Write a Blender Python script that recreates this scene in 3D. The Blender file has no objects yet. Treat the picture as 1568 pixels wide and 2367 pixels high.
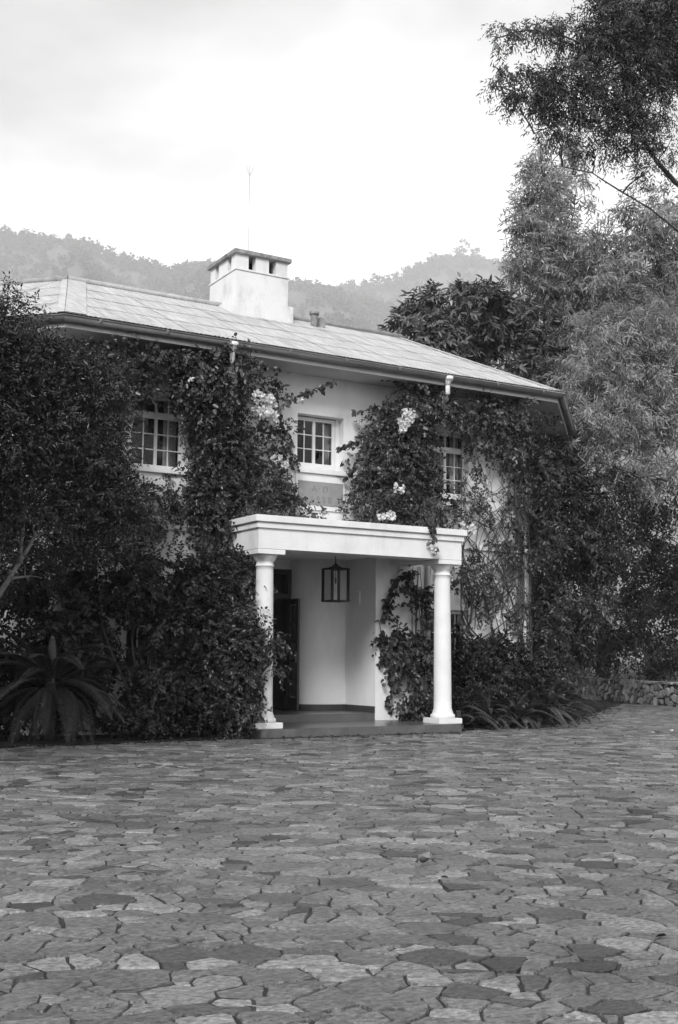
import bpy, bmesh, math, random
import numpy as np
from mathutils import Vector, Matrix

rng = np.random.default_rng(7)
random.seed(7)
scene = bpy.context.scene
COL = scene.collection

# ------------------------------------------------------------------ camera
YAW, PITCH, ROLL = math.radians(30.659), math.radians(7.16), math.radians(0.416)
CAM = Vector((-10.035, -17.599, 1.232))
FPX = 2685.265                      # focal length in units of a 1568 x 2367 frame
Fw = Vector((math.sin(YAW)*math.cos(PITCH), math.cos(YAW)*math.cos(PITCH), math.sin(PITCH)))
r0 = Vector((math.cos(YAW), -math.sin(YAW), 0)); u0 = r0.cross(Fw)
Rt = r0*math.cos(ROLL) + u0*math.sin(ROLL)
Up = -r0*math.sin(ROLL) + u0*math.cos(ROLL)
cd = bpy.data.cameras.new('camera'); cam = bpy.data.objects.new('camera', cd); COL.objects.link(cam)
m = Matrix.Identity(4)
for i in range(3):
    m[i][0], m[i][1], m[i][2], m[i][3] = Rt[i], Up[i], -Fw[i], CAM[i]
cam.matrix_world = m
cd.sensor_fit = 'VERTICAL'; cd.sensor_height = 36; cd.lens = FPX/2367*36
cd.clip_start = 0.1; cd.clip_end = 20000
scene.camera = cam

# ------------------------------------------------------------------ render
scene.render.engine = 'CYCLES'
cy = scene.cycles
cy.max_bounces = 7; cy.diffuse_bounces = 3; cy.glossy_bounces = 3; cy.transmission_bounces = 4
cy.transparent_max_bounces = 12; cy.volume_bounces = 3
cy.caustics_reflective = False; cy.caustics_refractive = False
cy.use_denoising = True
cy.filter_width = 1.5
cy.sample_clamp_indirect = 3.0
cy.sampling_pattern = 'BLUE_NOISE'
cy.use_adaptive_sampling = False
scene.view_settings.view_transform = 'Standard'; scene.view_settings.look = 'None'
scene.view_settings.exposure = 0.50; scene.view_settings.gamma = 1.0
scene.view_settings.use_curve_mapping = False

# ------------------------------------------------------------------ sky and sun (black-and-white film: every hue is grey)
SUN_DIR = Vector((-0.57, -0.60, 0.55)).normalized()
sun_el = math.asin(SUN_DIR.z); sun_az = math.atan2(SUN_DIR.x, SUN_DIR.y)
world = bpy.data.worlds.new('World'); scene.world = world; world.use_nodes = True
wt = world.node_tree; wt.nodes.clear()
def N(t, kind, **kw):
    n = t.nodes.new(kind)
    for k, v in kw.items(): setattr(n, k, v)
    return n
sky = N(wt, 'ShaderNodeTexSky', sky_type='NISHITA', sun_disc=False)
sky.sun_elevation = sun_el; sky.sun_rotation = sun_az; sky.dust_density = 3.0
bw = N(wt, 'ShaderNodeRGBToBW'); wt.links.new(sky.outputs[0], bw.inputs[0])
sc_ = N(wt, 'ShaderNodeMath', operation='MULTIPLY'); sc_.inputs[1].default_value = 0.10
wt.links.new(bw.outputs[0], sc_.inputs[0])
tc = N(wt, 'ShaderNodeTexCoord'); sep = N(wt, 'ShaderNodeSeparateXYZ'); wt.links.new(tc.outputs['Generated'], sep.inputs[0])
zz = N(wt, 'ShaderNodeMath', operation='MAXIMUM'); zz.inputs[1].default_value = 0.0; wt.links.new(sep.outputs[2], zz.inputs[0])
za = N(wt, 'ShaderNodeMath', operation='ADD'); za.inputs[1].default_value = 0.25; wt.links.new(zz.outputs[0], za.inputs[0])
dv = N(wt, 'ShaderNodeVectorMath', operation='SCALE')
inv = N(wt, 'ShaderNodeMath', operation='DIVIDE'); inv.inputs[0].default_value = 1.0; wt.links.new(za.outputs[0], inv.inputs[1])
wt.links.new(tc.outputs['Generated'], dv.inputs[0]); wt.links.new(inv.outputs[0], dv.inputs['Scale'])
cmap = N(wt, 'ShaderNodeMapping'); cmap.inputs['Location'].default_value = (1.0, 2.3, 0.0); wt.links.new(dv.outputs[0], cmap.inputs[0])
cn = N(wt, 'ShaderNodeTexNoise'); cn.inputs['Scale'].default_value = 1.35; cn.inputs['Detail'].default_value = 5; cn.inputs['Roughness'].default_value = .52; cn.inputs['Distortion'].default_value = .15
wt.links.new(cmap.outputs[0], cn.inputs[0])
cr = N(wt, 'ShaderNodeValToRGB'); cr.color_ramp.elements[0].position = .38; cr.color_ramp.elements[1].position = .60
cr.color_ramp.elements[0].color = (.26,)*3+(1,); cr.color_ramp.elements[1].color = (1.0,)*3+(1,)
wt.links.new(cn.outputs[0], cr.inputs[0])
hz = N(wt, 'ShaderNodeMapRange'); hz.inputs['From Min'].default_value = .27; hz.inputs['From Max'].default_value = .42
hz.interpolation_type = 'SMOOTHSTEP'; wt.links.new(zz.outputs[0], hz.inputs['Value'])
cmix = N(wt, 'ShaderNodeMix', data_type='RGBA'); cmix.inputs[6].default_value = (1.5, 1.5, 1.5, 1)
wt.links.new(hz.outputs[0], cmix.inputs[0]); wt.links.new(cr.outputs[0], cmix.inputs[7])
smix = N(wt, 'ShaderNodeMix', data_type='RGBA'); smix.inputs[0].default_value = .92
wt.links.new(sc_.outputs[0], smix.inputs[6]); wt.links.new(cmix.outputs[2], smix.inputs[7])
bg = N(wt, 'ShaderNodeBackground'); bg.inputs['Strength'].default_value = 1.0
wt.links.new(smix.outputs[2], bg.inputs[0])
wo = N(wt, 'ShaderNodeOutputWorld'); wt.links.new(bg.outputs[0], wo.inputs[0])

sl = bpy.data.lights.new('sun', 'SUN'); sl.energy = 3.8; sl.angle = math.radians(18); sl.color = (1, 1, 1)
so = bpy.data.objects.new('sun', sl); COL.objects.link(so)
so.rotation_euler = SUN_DIR.to_track_quat('Z', 'Y').to_euler(); so.location = (-20, -20, 40)

# ------------------------------------------------------------------ helpers
def ray(u, v): return Fw + Rt*((u-784)/FPX) - Up*((v-1183.5)/FPX)
def at(u, v, D): return CAM + ray(u, v)*D                      # a place at depth D
def atY(u, v, y):                                              # a place on a plane parallel to the facade
    d = ray(u, v); return CAM + d*((y-CAM.y)/d.y)
def atZ(u, v, z=0.0):
    d = ray(u, v); return CAM + d*((z-CAM.z)/d.z)
def depth(p): return (Vector(p)-CAM).dot(Fw)

def link(name, me, parent=None, loc=(0, 0, 0)):
    o = bpy.data.objects.new(name, me); COL.objects.link(o)
    if parent: o.parent = parent
    o.location = loc
    return o
def tag(o, label=None, cat=None, group=None, kind=None):
    if label: o['label'] = label
    if cat: o['category'] = cat
    if group: o['group'] = group
    if kind: o['kind'] = kind
    return o
def thing(name, label, cat, loc=(0, 0, 0), group=None):
    return tag(link(name, None, None, loc), label, cat, group)
def npmesh(name, V, faces, mats=(), tone=None, smooth=False):
    """faces: array (n,3) / (n,4) or a list of arrays."""
    me = bpy.data.meshes.new(name)
    V = np.asarray(V, np.float32).reshape(-1, 3)
    fl = faces if isinstance(faces, list) and isinstance(faces[0], np.ndarray) else [faces]
    fl = [np.asarray(f, np.int32) for f in fl if len(f)]
    nl = sum(f.size for f in fl); nf = sum(len(f) for f in fl)
    me.vertices.add(len(V)); me.vertices.foreach_set('co', V.ravel())
    me.loops.add(nl); me.polygons.add(nf)
    me.loops.foreach_set('vertex_index', np.concatenate([f.ravel() for f in fl]))
    tot = np.concatenate([np.full(len(f), f.shape[1], np.int32) for f in fl])
    me.polygons.foreach_set('loop_start', np.concatenate([[0], np.cumsum(tot)[:-1]]).astype(np.int32))
    if tone is not None:
        a = me.attributes.new('tone', 'FLOAT', 'FACE'); a.data.foreach_set('value', np.asarray(tone, np.float32))
    for mt in mats: me.materials.append(mt)
    if smooth: me.polygons.foreach_set('use_smooth', np.ones(nf, bool))
    me.update(calc_edges=True); me.validate()
    return me
class MB:
    """collects simple shapes and links them as one mesh object"""
    def __init__(s): s.bm = bmesh.new()
    def quad(s, *p):
        s.bm.faces.new([s.bm.verts.new(q) for q in p]); return s
    def box(s, x0, x1, y0, y1, z0, z1, mat=None):
        v = [s.bm.verts.new(((x0, x1)[i & 1], (y0, y1)[(i >> 1) & 1], (z0, z1)[i >> 2])) for i in range(8)]
        if mat is not None:
            for q in v: q.co = mat @ q.co
        for f in ((0, 2, 3, 1), (4, 5, 7, 6), (0, 1, 5, 4), (2, 6, 7, 3), (0, 4, 6, 2), (1, 3, 7, 5)):
            s.bm.faces.new([v[i] for i in f])
        return s
    def lathe(s, cx, cy_, prof, n=28):
        rings = []
        for r, z in prof:
            rings.append([s.bm.verts.new((cx+r*math.cos(2*math.pi*k/n), cy_+r*math.sin(2*math.pi*k/n), z)) for k in range(n)])
        for a, b in zip(rings, rings[1:]):
            for k in range(n):
                f = s.bm.faces.new((a[k], a[(k+1) % n], b[(k+1) % n], b[k])); f.smooth = True
        s.bm.faces.new(rings[0][::-1]); s.bm.faces.new(rings[-1])
        return s
    def prism(s, pts, axis_a, axis_b):
        """extrude a closed polygon of 3D points from offset a to offset b (Vectors)"""
        A = [s.bm.verts.new(Vector(p)+axis_a) for p in pts]; B = [s.bm.verts.new(Vector(p)+axis_b) for p in pts]
        n = len(pts)
        for i in range(n): s.bm.faces.new((A[i], A[(i+1) % n], B[(i+1) % n], B[i]))
        s.bm.faces.new(A[::-1]); s.bm.faces.new(B)
        return s
    def tube(s, pts, rad, n=6):
        pts = [Vector(p) for p in pts]; rad = rad if isinstance(rad, (list, tuple)) else [rad]*len(pts)
        prev = None; first = None
        for i, p in enumerate(pts):
            d = (pts[min(i+1, len(pts)-1)]-pts[max(i-1, 0)]).normalized()
            a = d.orthogonal() if abs(d.z) > .95 else d.cross(Vector((0, 0, 1)))
            a.normalize(); b = d.cross(a)
            ring = [s.bm.verts.new(p+(a*math.cos(2*math.pi*k/n)+b*math.sin(2*math.pi*k/n))*rad[i]) for k in range(n)]
            if prev:
                for k in range(n):
                    f = s.bm.faces.new((prev[k], prev[(k+1) % n], ring[(k+1) % n], ring[k])); f.smooth = True
            else: first = ring
            prev = ring
        s.bm.faces.new(first[::-1]); s.bm.faces.new(prev)
        return s
    def build(s, name, mat, parent=None, bevel=0, loc=None):
        bm = s.bm
        bmesh.ops.recalc_face_normals(bm, faces=bm.faces)
        if bevel:
            bmesh.ops.remove_doubles(bm, verts=bm.verts, dist=1e-5)
            es = [e for e in bm.edges if len(e.link_faces) == 2 and e.calc_face_angle(0) > .6]
            bmesh.ops.bevel(bm, geom=es, offset=bevel, segments=2, affect='EDGES', clamp_overlap=True)
        if loc is not None:
            bmesh.ops.translate(bm, verts=bm.verts, vec=-Vector(loc))
        me = bpy.data.meshes.new(name); bm.to_mesh(me); bm.free()
        me.materials.append(mat)
        return link(name, me, parent, loc if loc is not None else (0, 0, 0))

# ------------------------------------------------------------------ materials (all neutral greys)
def mat(name, base, rough=.7, spec=.3, var=.0, scale=4.0, bump=.0, bscale=40., obj=.0, tone=.0, metallic=0., streak=None, stain=None, detail=6):
    mt = bpy.data.materials.new(name); mt.use_nodes = True
    t = mt.node_tree; b = t.nodes['Principled BSDF']
    b.inputs['Roughness'].default_value = rough; b.inputs['Specular IOR Level'].default_value = spec
    b.inputs['Metallic'].default_value = metallic
    tcn = N(t, 'ShaderNodeTexCoord')
    geo = N(t, 'ShaderNodeNewGeometry')
    cur = N(t, 'ShaderNodeValue'); cur.outputs[0].default_value = 1.0; cur = cur.outputs[0]
    def mul(a, lo, hi, fmin=0., fmax=1.):
        mr = N(t, 'ShaderNodeMapRange'); t.links.new(a, mr.inputs[0])
        for k, v in ((1, fmin), (2, fmax), (3, lo), (4, hi)): mr.inputs[k].default_value = v
        mm = N(t, 'ShaderNodeMath', operation='MULTIPLY'); t.links.new(cur, mm.inputs[0]); t.links.new(mr.outputs[0], mm.inputs[1])
        return mm.outputs[0]
    if var:
        n = N(t, 'ShaderNodeTexNoise'); n.inputs['Scale'].default_value = scale; n.inputs['Detail'].default_value = detail
        n.inputs['Roughness'].default_value = .6
        src = geo.outputs['Position']
        if streak:
            mp = N(t, 'ShaderNodeMapping'); mp.inputs['Scale'].default_value = streak; t.links.new(src, mp.inputs[0]); src = mp.outputs[0]
        t.links.new(src, n.inputs['Vector']); cur = mul(n.outputs[0], 1-var, 1+var, .3, .7)
    if stain:
        n = N(t, 'ShaderNodeTexNoise'); n.inputs['Scale'].default_value = stain[0]; n.inputs['Detail'].default_value = 8
        n.inputs['Roughness'].default_value = .65
        mp = N(t, 'ShaderNodeMapping'); mp.inputs['Scale'].default_value = stain[2] if len(stain) > 2 else (1, 1, 1)
        t.links.new(geo.outputs['Position'], mp.inputs[0]); t.links.new(mp.outputs[0], n.inputs['Vector'])
        cur = mul(n.outputs[0], stain[1], 1.0, .32, .50)
    if obj:
        oi = N(t, 'ShaderNodeObjectInfo'); cur = mul(oi.outputs['Random'], 1-obj, 1+obj)
    if tone:
        at_ = N(t, 'ShaderNodeAttribute', attribute_name='tone'); cur = mul(at_.outputs['Fac'], 1-tone, 1+tone)
    cm = N(t, 'ShaderNodeMath', operation='MULTIPLY'); cm.inputs[1].default_value = base; t.links.new(cur, cm.inputs[0])
    cc = N(t, 'ShaderNodeCombineColor')
    for i in range(3): t.links.new(cm.outputs[0], cc.inputs[i])
    t.links.new(cc.outputs[0], b.inputs['Base Color'])
    if bump:
        n = N(t, 'ShaderNodeTexNoise'); n.inputs['Scale'].default_value = bscale; n.inputs['Detail'].default_value = 5
        src = geo.outputs['Position']
        if streak:
            mp = N(t, 'ShaderNodeMapping'); mp.inputs['Scale'].default_value = streak; t.links.new(src, mp.inputs[0]); src = mp.outputs[0]
        t.links.new(src, n.inputs['Vector'])
        bp = N(t, 'ShaderNodeBump'); bp.inputs['Strength'].default_value = bump; bp.inputs['Distance'].default_value = .02
        t.links.new(n.outputs[0], bp.inputs['Height']); t.links.new(bp.outputs[0], b.inputs['Normal'])
    mt['_cc'] = 0
    return mt
def leafmat(name, base, rough=.36, spec=.6, trans=.2, tone=.6):
    mt = mat(name, base, rough, spec, tone=tone)
    t = mt.node_tree; b = t.nodes['Principled BSDF']; out = t.nodes['Material Output']
    tr = N(t, 'ShaderNodeBsdfTranslucent'); mx = N(t, 'ShaderNodeMixShader'); mx.inputs[0].default_value = trans
    cs = b.inputs['Base Color'].links[0].from_socket
    t.links.new(cs, tr.inputs[0])
    t.links.new(b.outputs[0], mx.inputs[1]); t.links.new(tr.outputs[0], mx.inputs[2]); t.links.new(mx.outputs[0], out.inputs[0])
    return mt
M = {}
M['white_wall'] = mat('white_wall', .82, .85, .15, var=.05, scale=.9, bump=.25, bscale=70, stain=(1.6, .86, (1, 1, .35)))
M['white_paint'] = mat('white_paint', .78, .65, .25, var=.06, scale=2.5, bump=.2, bscale=55, stain=(2.6, .87, (1, 1, .3)))
M['white_trim'] = mat('white_trim', .78, .5, .35, var=.04, scale=6)
M['chimney_render'] = mat('chimney_render', .74, .85, .15, var=.05, scale=2, bump=.3, bscale=50, stain=(2.2, .70, (1, 1, .4)))
M['weathered_cap'] = mat('weathered_cap', .28, .9, .1, var=.45, scale=7, bump=.4, bscale=30, stain=(5, .45))
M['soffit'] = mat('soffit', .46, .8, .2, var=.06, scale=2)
M['gutter'] = mat('gutter', .22, .45, .4, var=.15, scale=3, metallic=.2)
M['fascia'] = mat('fascia', .62, .6, .3, var=.08, scale=3)
M['roof'] = mat('roof_metal', .44, .6, .3, var=.26, scale=1.6, obj=.05, streak=(9, .8, .8), stain=(3.4, .84), bump=.2, bscale=9)
M['ridge'] = mat('ridge_metal', .36, .6, .3, var=.3, scale=5)
M['dark_wood'] = mat('dark_wood', .035, .45, .4, var=.25, scale=8, streak=(8, 8, 1))
M['dark_paint'] = mat('dark_paint', .05, .45, .4)
M['iron'] = mat('iron', .012, .7, .1)
M['steel'] = mat('steel', .35, .3, .5, metallic=.8)
M['floor'] = mat('polished_floor', .10, .28, .5, var=.2, scale=3)
M['step_stone'] = mat('step_stone', .11, .7, .3, var=.25, scale=5, bump=.3)
M['plaque'] = mat('plaque_stone', .29, .85, .2, var=.12, scale=14, bump=.35, bscale=80)
M['letters'] = mat('plaque_letters', .22, .85, .2, var=.15, scale=30)
M['curtain'] = mat('curtain', .55, .9, .1, var=.15, scale=3, streak=(12, 12, .3))
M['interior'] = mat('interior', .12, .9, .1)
M['stone'] = mat('paving_stone', .150, .42, .65, var=.65, scale=22, detail=10, bump=.9, bscale=34, tone=.75, streak=(1.4, 2.0, 1), stain=(.8, .52))
M['mortar'] = mat('mortar', .045, .95, .1, var=.4, scale=6, bump=.5, bscale=50)
M['soil'] = mat('soil', .03, .95, .1, var=.4, scale=5, bump=.6, bscale=20)
M['ground'] = mat('ground', .06, .95, .1, var=.35, scale=.4, bump=.3, bscale=6)
M['wall_stone'] = mat('wall_stone', .22, .85, .2, var=.3, scale=7, bump=.6, bscale=22, tone=.5)
M['bark'] = mat('bark', .10, .9, .15, var=.4, scale=6, streak=(1, 1, .3), bump=.6, bscale=18)
M['bark_pale'] = mat('bark_pale', .22, .85, .2, var=.3, scale=8, bump=.4)
M['vine_stem'] = mat('vine_stem', .09, .9, .15, var=.3, scale=9)
M['vine_leaf'] = leafmat('vine_leaf', .055, tone=.6)
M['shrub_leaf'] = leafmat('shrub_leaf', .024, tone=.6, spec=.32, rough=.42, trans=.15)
M['left_leaf'] = leafmat('left_tree_leaf', .038, tone=.65)
M['feather_leaf'] = leafmat('feather_leaf', .36, trans=.45, tone=.8, rough=.4)
M['dark_leaf'] = leafmat('dark_leaf', .042, tone=.6, rough=.38, spec=.5)
M['tall_leaf'] = leafmat('tall_leaf', .05, trans=.25, tone=.5)
M['broad_leaf'] = leafmat('broad_leaf', .13, tone=.6, rough=.35, spec=.5)
M['frond'] = leafmat('frond_leaf', .058, tone=.4, rough=.4)
M['cycad'] = leafmat('cycad_leaf', .030, tone=.4, rough=.4, trans=.1)
M['cone'] = mat('cone_scale', .14, .8, .2, var=.3, scale=40)
M['petal'] = leafmat('petal', .82, rough=.7, spec=.1, trans=.3, tone=.12)
M['hill'] = mat('hill_ground', .085, .95, .05, var=.4, scale=.02)
M['forest'] = leafmat('forest_leaf', .06, rough=.8, spec=.1, trans=.15, tone=.95)
def glassmat(name, tint, refl):
    mt = bpy.data.materials.new(name); mt.use_nodes = True; t = mt.node_tree; t.nodes.clear()
    tr = N(t, 'ShaderNodeBsdfTransparent'); tr.inputs[0].default_value = (tint,)*3+(1,)
    gl = N(t, 'ShaderNodeBsdfGlossy'); gl.inputs['Roughness'].default_value = .03
    fr = N(t, 'ShaderNodeFresnel'); fr.inputs[0].default_value = refl
    mx = N(t, 'ShaderNodeMixShader'); out = N(t, 'ShaderNodeOutputMaterial')
    t.links.new(fr.outputs[0], mx.inputs[0]); t.links.new(tr.outputs[0], mx.inputs[1]); t.links.new(gl.outputs[0], mx.inputs[2])
    t.links.new(mx.outputs[0], out.inputs[0]); return mt
M['glass'] = glassmat('glass', .85, 1.45)
M['door_glass'] = glassmat('door_glass', .25, 1.3)
M['clear_glass'] = glassmat('clear_glass', .97, 1.25)

# ------------------------------------------------------------------ ground
G = npmesh('ground', [(-7800, -7800, 0), (7800, -7800, 0), (7800, 7800, 0), (-7800, 7800, 0)], [[0, 1, 2, 3]], [M['ground']])
tag(link('ground', G), kind='structure')

# ---------------------------------------------------------------- power-diagram stones
def clip(poly, lab, nx, ny, c, idx):
    """keep nx*x+ny*y <= c ; edge i runs from poly[i] to poly[i+1] and carries lab[i]"""
    n = len(poly); d = [nx*p[0]+ny*p[1]-c for p in poly]
    if max(d) <= 0: return poly, lab
    op, ol = [], []
    for i in range(n):
        j = (i+1) % n
        if d[i] <= 0:
            op.append(poly[i]); ol.append(lab[i])
            if d[j] > 0:
                t = d[i]/(d[i]-d[j]); op.append((poly[i][0]+t*(poly[j][0]-poly[i][0]), poly[i][1]+t*(poly[j][1]-poly[i][1]))); ol.append(idx)
        elif d[j] <= 0:
            t = d[i]/(d[i]-d[j]); op.append((poly[i][0]+t*(poly[j][0]-poly[i][0]), poly[i][1]+t*(poly[j][1]-poly[i][1]))); ol.append(lab[i])
    return op, ol
def darts(inside, bbox, radii, tries, rnd):
    cell = radii[0][1]*1.0; grid = {}; pts = []
    x0, x1, y0, y1 = bbox
    for (rlo, rhi), frac in zip(radii, tries):
        for _ in range(frac):
            x, y = rnd.uniform(x0, x1), rnd.uniform(y0, y1)
            if not inside(x, y): continue
            r = rnd.uniform(rlo, rhi); gx, gy = int(x//cell), int(y//cell); ok = True
            for a in range(gx-2, gx+3):
                for b in range(gy-2, gy+3):
                    for q in grid.get((a, b), ()):
                        if (q[0]-x)**2+(q[1]-y)**2 < ((q[2]+r)*.80)**2: ok = False; break
                    if not ok: break
                if not ok: break
            if ok:
                p = (x, y, r); pts.append(p); grid.setdefault((gx, gy), []).append(p)
    return pts
def cells(pts, rmax, merge=.4, rnd=random):
    cell = rmax*2; grid = {}
    for i, p in enumerate(pts): grid.setdefault((int(p[0]//cell), int(p[1]//cell)), []).append(i)
    out = []
    for i, (x, y, r) in enumerate(pts):
        R = rmax*2.2; poly = [(x-R, y-R), (x+R, y-R), (x+R, y+R), (x-R, y+R)]; lab = [-1]*4
        gx, gy = int(x//cell), int(y//cell)
        for a in range(gx-2, gx+3):
            for b in range(gy-2, gy+3):
                for j in grid.get((a, b), ()):
                    if j == i: continue
                    X, Y, r2 = pts[j]; dx, dy = X-x, Y-y
                    d2 = dx*dx+dy*dy
                    if d2 > (rmax*4.4)**2: continue
                    c = (X*X+Y*Y-r2*r2 - (x*x+y*y-r*r))/2
                    poly, lab = clip(poly, lab, dx, dy, c, j)
                    if len(poly) < 3: break
        out.append((poly, lab))
    used = set(); res = []
    order = list(range(len(out))); rnd.shuffle(order)
    for i in order:
        if i in used or len(out[i][0]) < 3: continue
        if any(l == -1 for l in out[i][1]): used.add(i); continue      # border cell
        poly, lab = out[i]
        if rnd.random() < merge:
            cand = []
            for k, l in enumerate(lab):
                if l >= 0 and l not in used and l != i and -1 not in out[l][1] and i in out[l][1]:
                    q = poly[(k+1) % len(poly)]; e = math.hypot(poly[k][0]-q[0], poly[k][1]-q[1])
                    cand.append((rnd.random()+(.5 if .03 < e < .12 else 0)-(2 if e < .025 else 0), k, l))
            if cand:
                e, k, l = max(cand); P2, L2 = out[l]; k2 = L2.index(i)
                a = [poly[(k+1+t) % len(poly)] for t in range(len(poly))]     # starts after the shared edge, ends at its start
                b = [P2[(k2+1+t) % len(P2)] for t in range(len(P2))]
                u = a[:-1]+[((a[-1][0]+b[0][0])/2, (a[-1][1]+b[0][1])/2)]+b[1:-1]
                u[0] = ((a[0][0]+b[-1][0])/2, (a[0][1]+b[-1][1])/2)
                used.add(i); used.add(l); res.append(u); continue
        used.add(i); res.append(poly)
    return res
def area(P): return .5*sum(P[i-1][0]*P[i][1]-P[i][0]*P[i-1][1] for i in range(len(P)))
def inset(P, w):
    n = len(P); out = []
    for i in range(n):
        a, b, c = P[i-1], P[i], P[(i+1) % n]
        e1 = (b[0]-a[0], b[1]-a[1]); e2 = (c[0]-b[0], c[1]-b[1])
        l1 = math.hypot(*e1) or 1e-6; l2 = math.hypot(*e2) or 1e-6
        n1 = (-e1[1]/l1, e1[0]/l1); n2 = (-e2[1]/l2, e2[0]/l2)
        s = (n1[0]+n2[0], n1[1]+n2[1]); q = 1+n1[0]*n2[0]+n1[1]*n2[1]
        q = max(q, .45)
        out.append((b[0]+s[0]/q*w, b[1]+s[1]/q*w))
    return out
def stone_poly(P, gap, rnd, cham=.22):
    Q = [P[0]]
    for p in P[1:]:
        if math.hypot(p[0]-Q[-1][0], p[1]-Q[-1][1]) > .012: Q.append(p)
    if len(Q) > 3 and math.hypot(Q[0][0]-Q[-1][0], Q[0][1]-Q[-1][1]) < .012: Q.pop()
    if len(Q) < 3 or area(Q) < .0004: return None
    A = area(Q); Q = inset(Q, gap)
    if area(Q) < .25*A: return None
    out = []; n = len(Q)
    for i in range(n):
        a, b, c = Q[i-1], Q[i], Q[(i+1) % n]
        t1, t2 = rnd.uniform(.02, cham), rnd.uniform(.02, cham)
        out.append((b[0]+(a[0]-b[0])*t1, b[1]+(a[1]-b[1])*t1)); out.append((b[0]+(c[0]-b[0])*t2, b[1]+(c[1]-b[1])*t2))
        L = math.hypot(c[0]-b[0], c[1]-b[1])
        for t0 in ((.5,) if .06 < L < .14 else (.35, .65) if L >= .14 else ()):      # chipped, not quite straight edges
            t = t0+rnd.uniform(-.09, .09); o = rnd.uniform(-.055, .045)*min(L, .25)
            out.append((b[0]+(c[0]-b[0])*t-(c[1]-b[1])/L*o, b[1]+(c[1]-b[1])*t+(c[0]-b[0])/L*o))
    return out
def stone_geo(P, h, tilt, bev):
    """vertices (n*2) and faces of one stone: top ring, bottom ring"""
    cx = sum(p[0] for p in P)/len(P); cy_ = sum(p[1] for p in P)/len(P); n = len(P)
    T = inset(P, bev)
    if area(T) < .3*area(P): T = P
    V = [(p[0]-cx, p[1]-cy_, h+tilt[0]*(p[0]-cx)+tilt[1]*(p[1]-cy_)+random.uniform(-.0012, .0012)) for p in T]
    V += [(p[0]-cx, p[1]-cy_, -.004) for p in P]
    return (cx, cy_), V, n
def stone_mesh(name, items, material):
    """one mesh out of [(V, n, tone)]"""
    me = bpy.data.meshes.new(name); Vs, Fs, tn = [], [], []
    for V, n, t in items:
        o = len(Vs); Vs += V
        Fs.append(tuple(range(o, o+n))); tn.append(t)
        for k in range(n):
            Fs.append((o+k, o+n+k, o+n+(k+1) % n, o+(k+1) % n)); tn.append(t-.1)
    me.from_pydata(Vs, [], Fs)
    a = me.attributes.new('tone', 'FLOAT', 'FACE'); a.data.foreach_set('value', np.array(tn, np.float32))
    me.materials.append(material); me.update()
    return me
def left_edge_y(x):                       # front edge of the planting beds and porch step
    if x < -1.9: return -1.72 + (x+5.9)*.055 if x > -12 else -2.05
    if x < 2.0: return -1.66
    if x < 4.2: return -1.15
    return -1.15 + (x-4.2)*.84
fwd2 = Vector((math.sin(YAW), math.cos(YAW))); rt2 = Vector((math.cos(YAW), -math.sin(YAW)))
def in_court(x, y):
    d = Vector((x-CAM.x, y-CAM.y)); D = d.dot(fwd2); L = d.dot(rt2)
    return 2.3 < D < 33 and abs(L) < .46*D+2.5 and y < left_edge_y(x)-.02 and x < 14.2
rnd = random.Random(5)
SX = 1.12
def c2w(a, b): return CAM.x+rt2.x*a*SX+fwd2.x*b, CAM.y+rt2.y*a*SX+fwd2.y*b
def in_ct(a, b): return in_court(*c2w(a, b))
def split(P, target, rnd, out):
    """cut a convex slab field into angular flagstones"""
    A = abs(area(P))
    if A < target or len(P) < 3: out.append(P); return
    k = max(range(len(P)), key=lambda i: (P[i][0]-P[i-1][0])**2+(P[i][1]-P[i-1][1])**2)
    dx, dy = P[k][0]-P[k-1][0], P[k][1]-P[k-1][1]; l = math.hypot(dx, dy) or 1e-6
    ang = math.atan2(dy, dx)+rnd.gauss(0, .22)+(math.pi/2 if rnd.random() < .16 else 0)
    nx, ny = math.cos(ang), math.sin(ang); pr = [nx*p[0]+ny*p[1] for p in P]
    c = min(pr)+(max(pr)-min(pr))*rnd.uniform(.32, .68)
    p1, _ = clip(P, [0]*len(P), nx, ny, c, 0); p2, _ = clip(P, [0]*len(P), -nx, -ny, -c, 0)
    for q in (p1, p2):
        if len(q) >= 3 and abs(area(q)) > .0004: split(q, target*(.35 if rnd.random() < .05 else rnd.uniform(.75, 1.3)), rnd, out)
def warp(a, b):
    k = .009
    return (a+k*(math.sin(23*b+7*a+1.3)+.7*math.sin(41*a-29*b)), b+k*(math.sin(21*a-11*b+.4)+.7*math.sin(37*b+31*a+2)))
pts = darts(in_ct, (-16, 16, 2, 33.5), [(.080, .138), (.050, .078), (.028, .044)], [32000, 100000, 110000], rnd)
slabs = []
for P in cells(pts, .143, .50, rnd):
    if abs(area(P)) > .036 and rnd.random() < .65: split(P, abs(area(P))*.7, rnd, slabs)
    else: slabs.append(P)
slabs = [[warp(*p) for p in P] for P in slabs]
court = link('paved_courtyard', npmesh('paved_courtyard', [(-40, -40, .004), (40, -40, .004), (40, 30, .004), (-40, 30, .004)], [[0, 1, 2, 3]], [M['mortar']]))
tag(court, 'courtyard of crazy paving in irregular grey flagstones', kind='structure')
stones = []
for P in slabs:
    P = [c2w(*p) for p in P]
    if not in_court(sum(p[0] for p in P)/len(P), sum(p[1] for p in P)/len(P)): continue
    if area(P) < 0: P.reverse()
    gp = rnd.uniform(.0025, .0072); Q = stone_poly(P, gp, rnd, .13) or stone_poly(P, gp*.4, rnd, .10)
    if Q is None: continue
    stones.append(Q)
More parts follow.
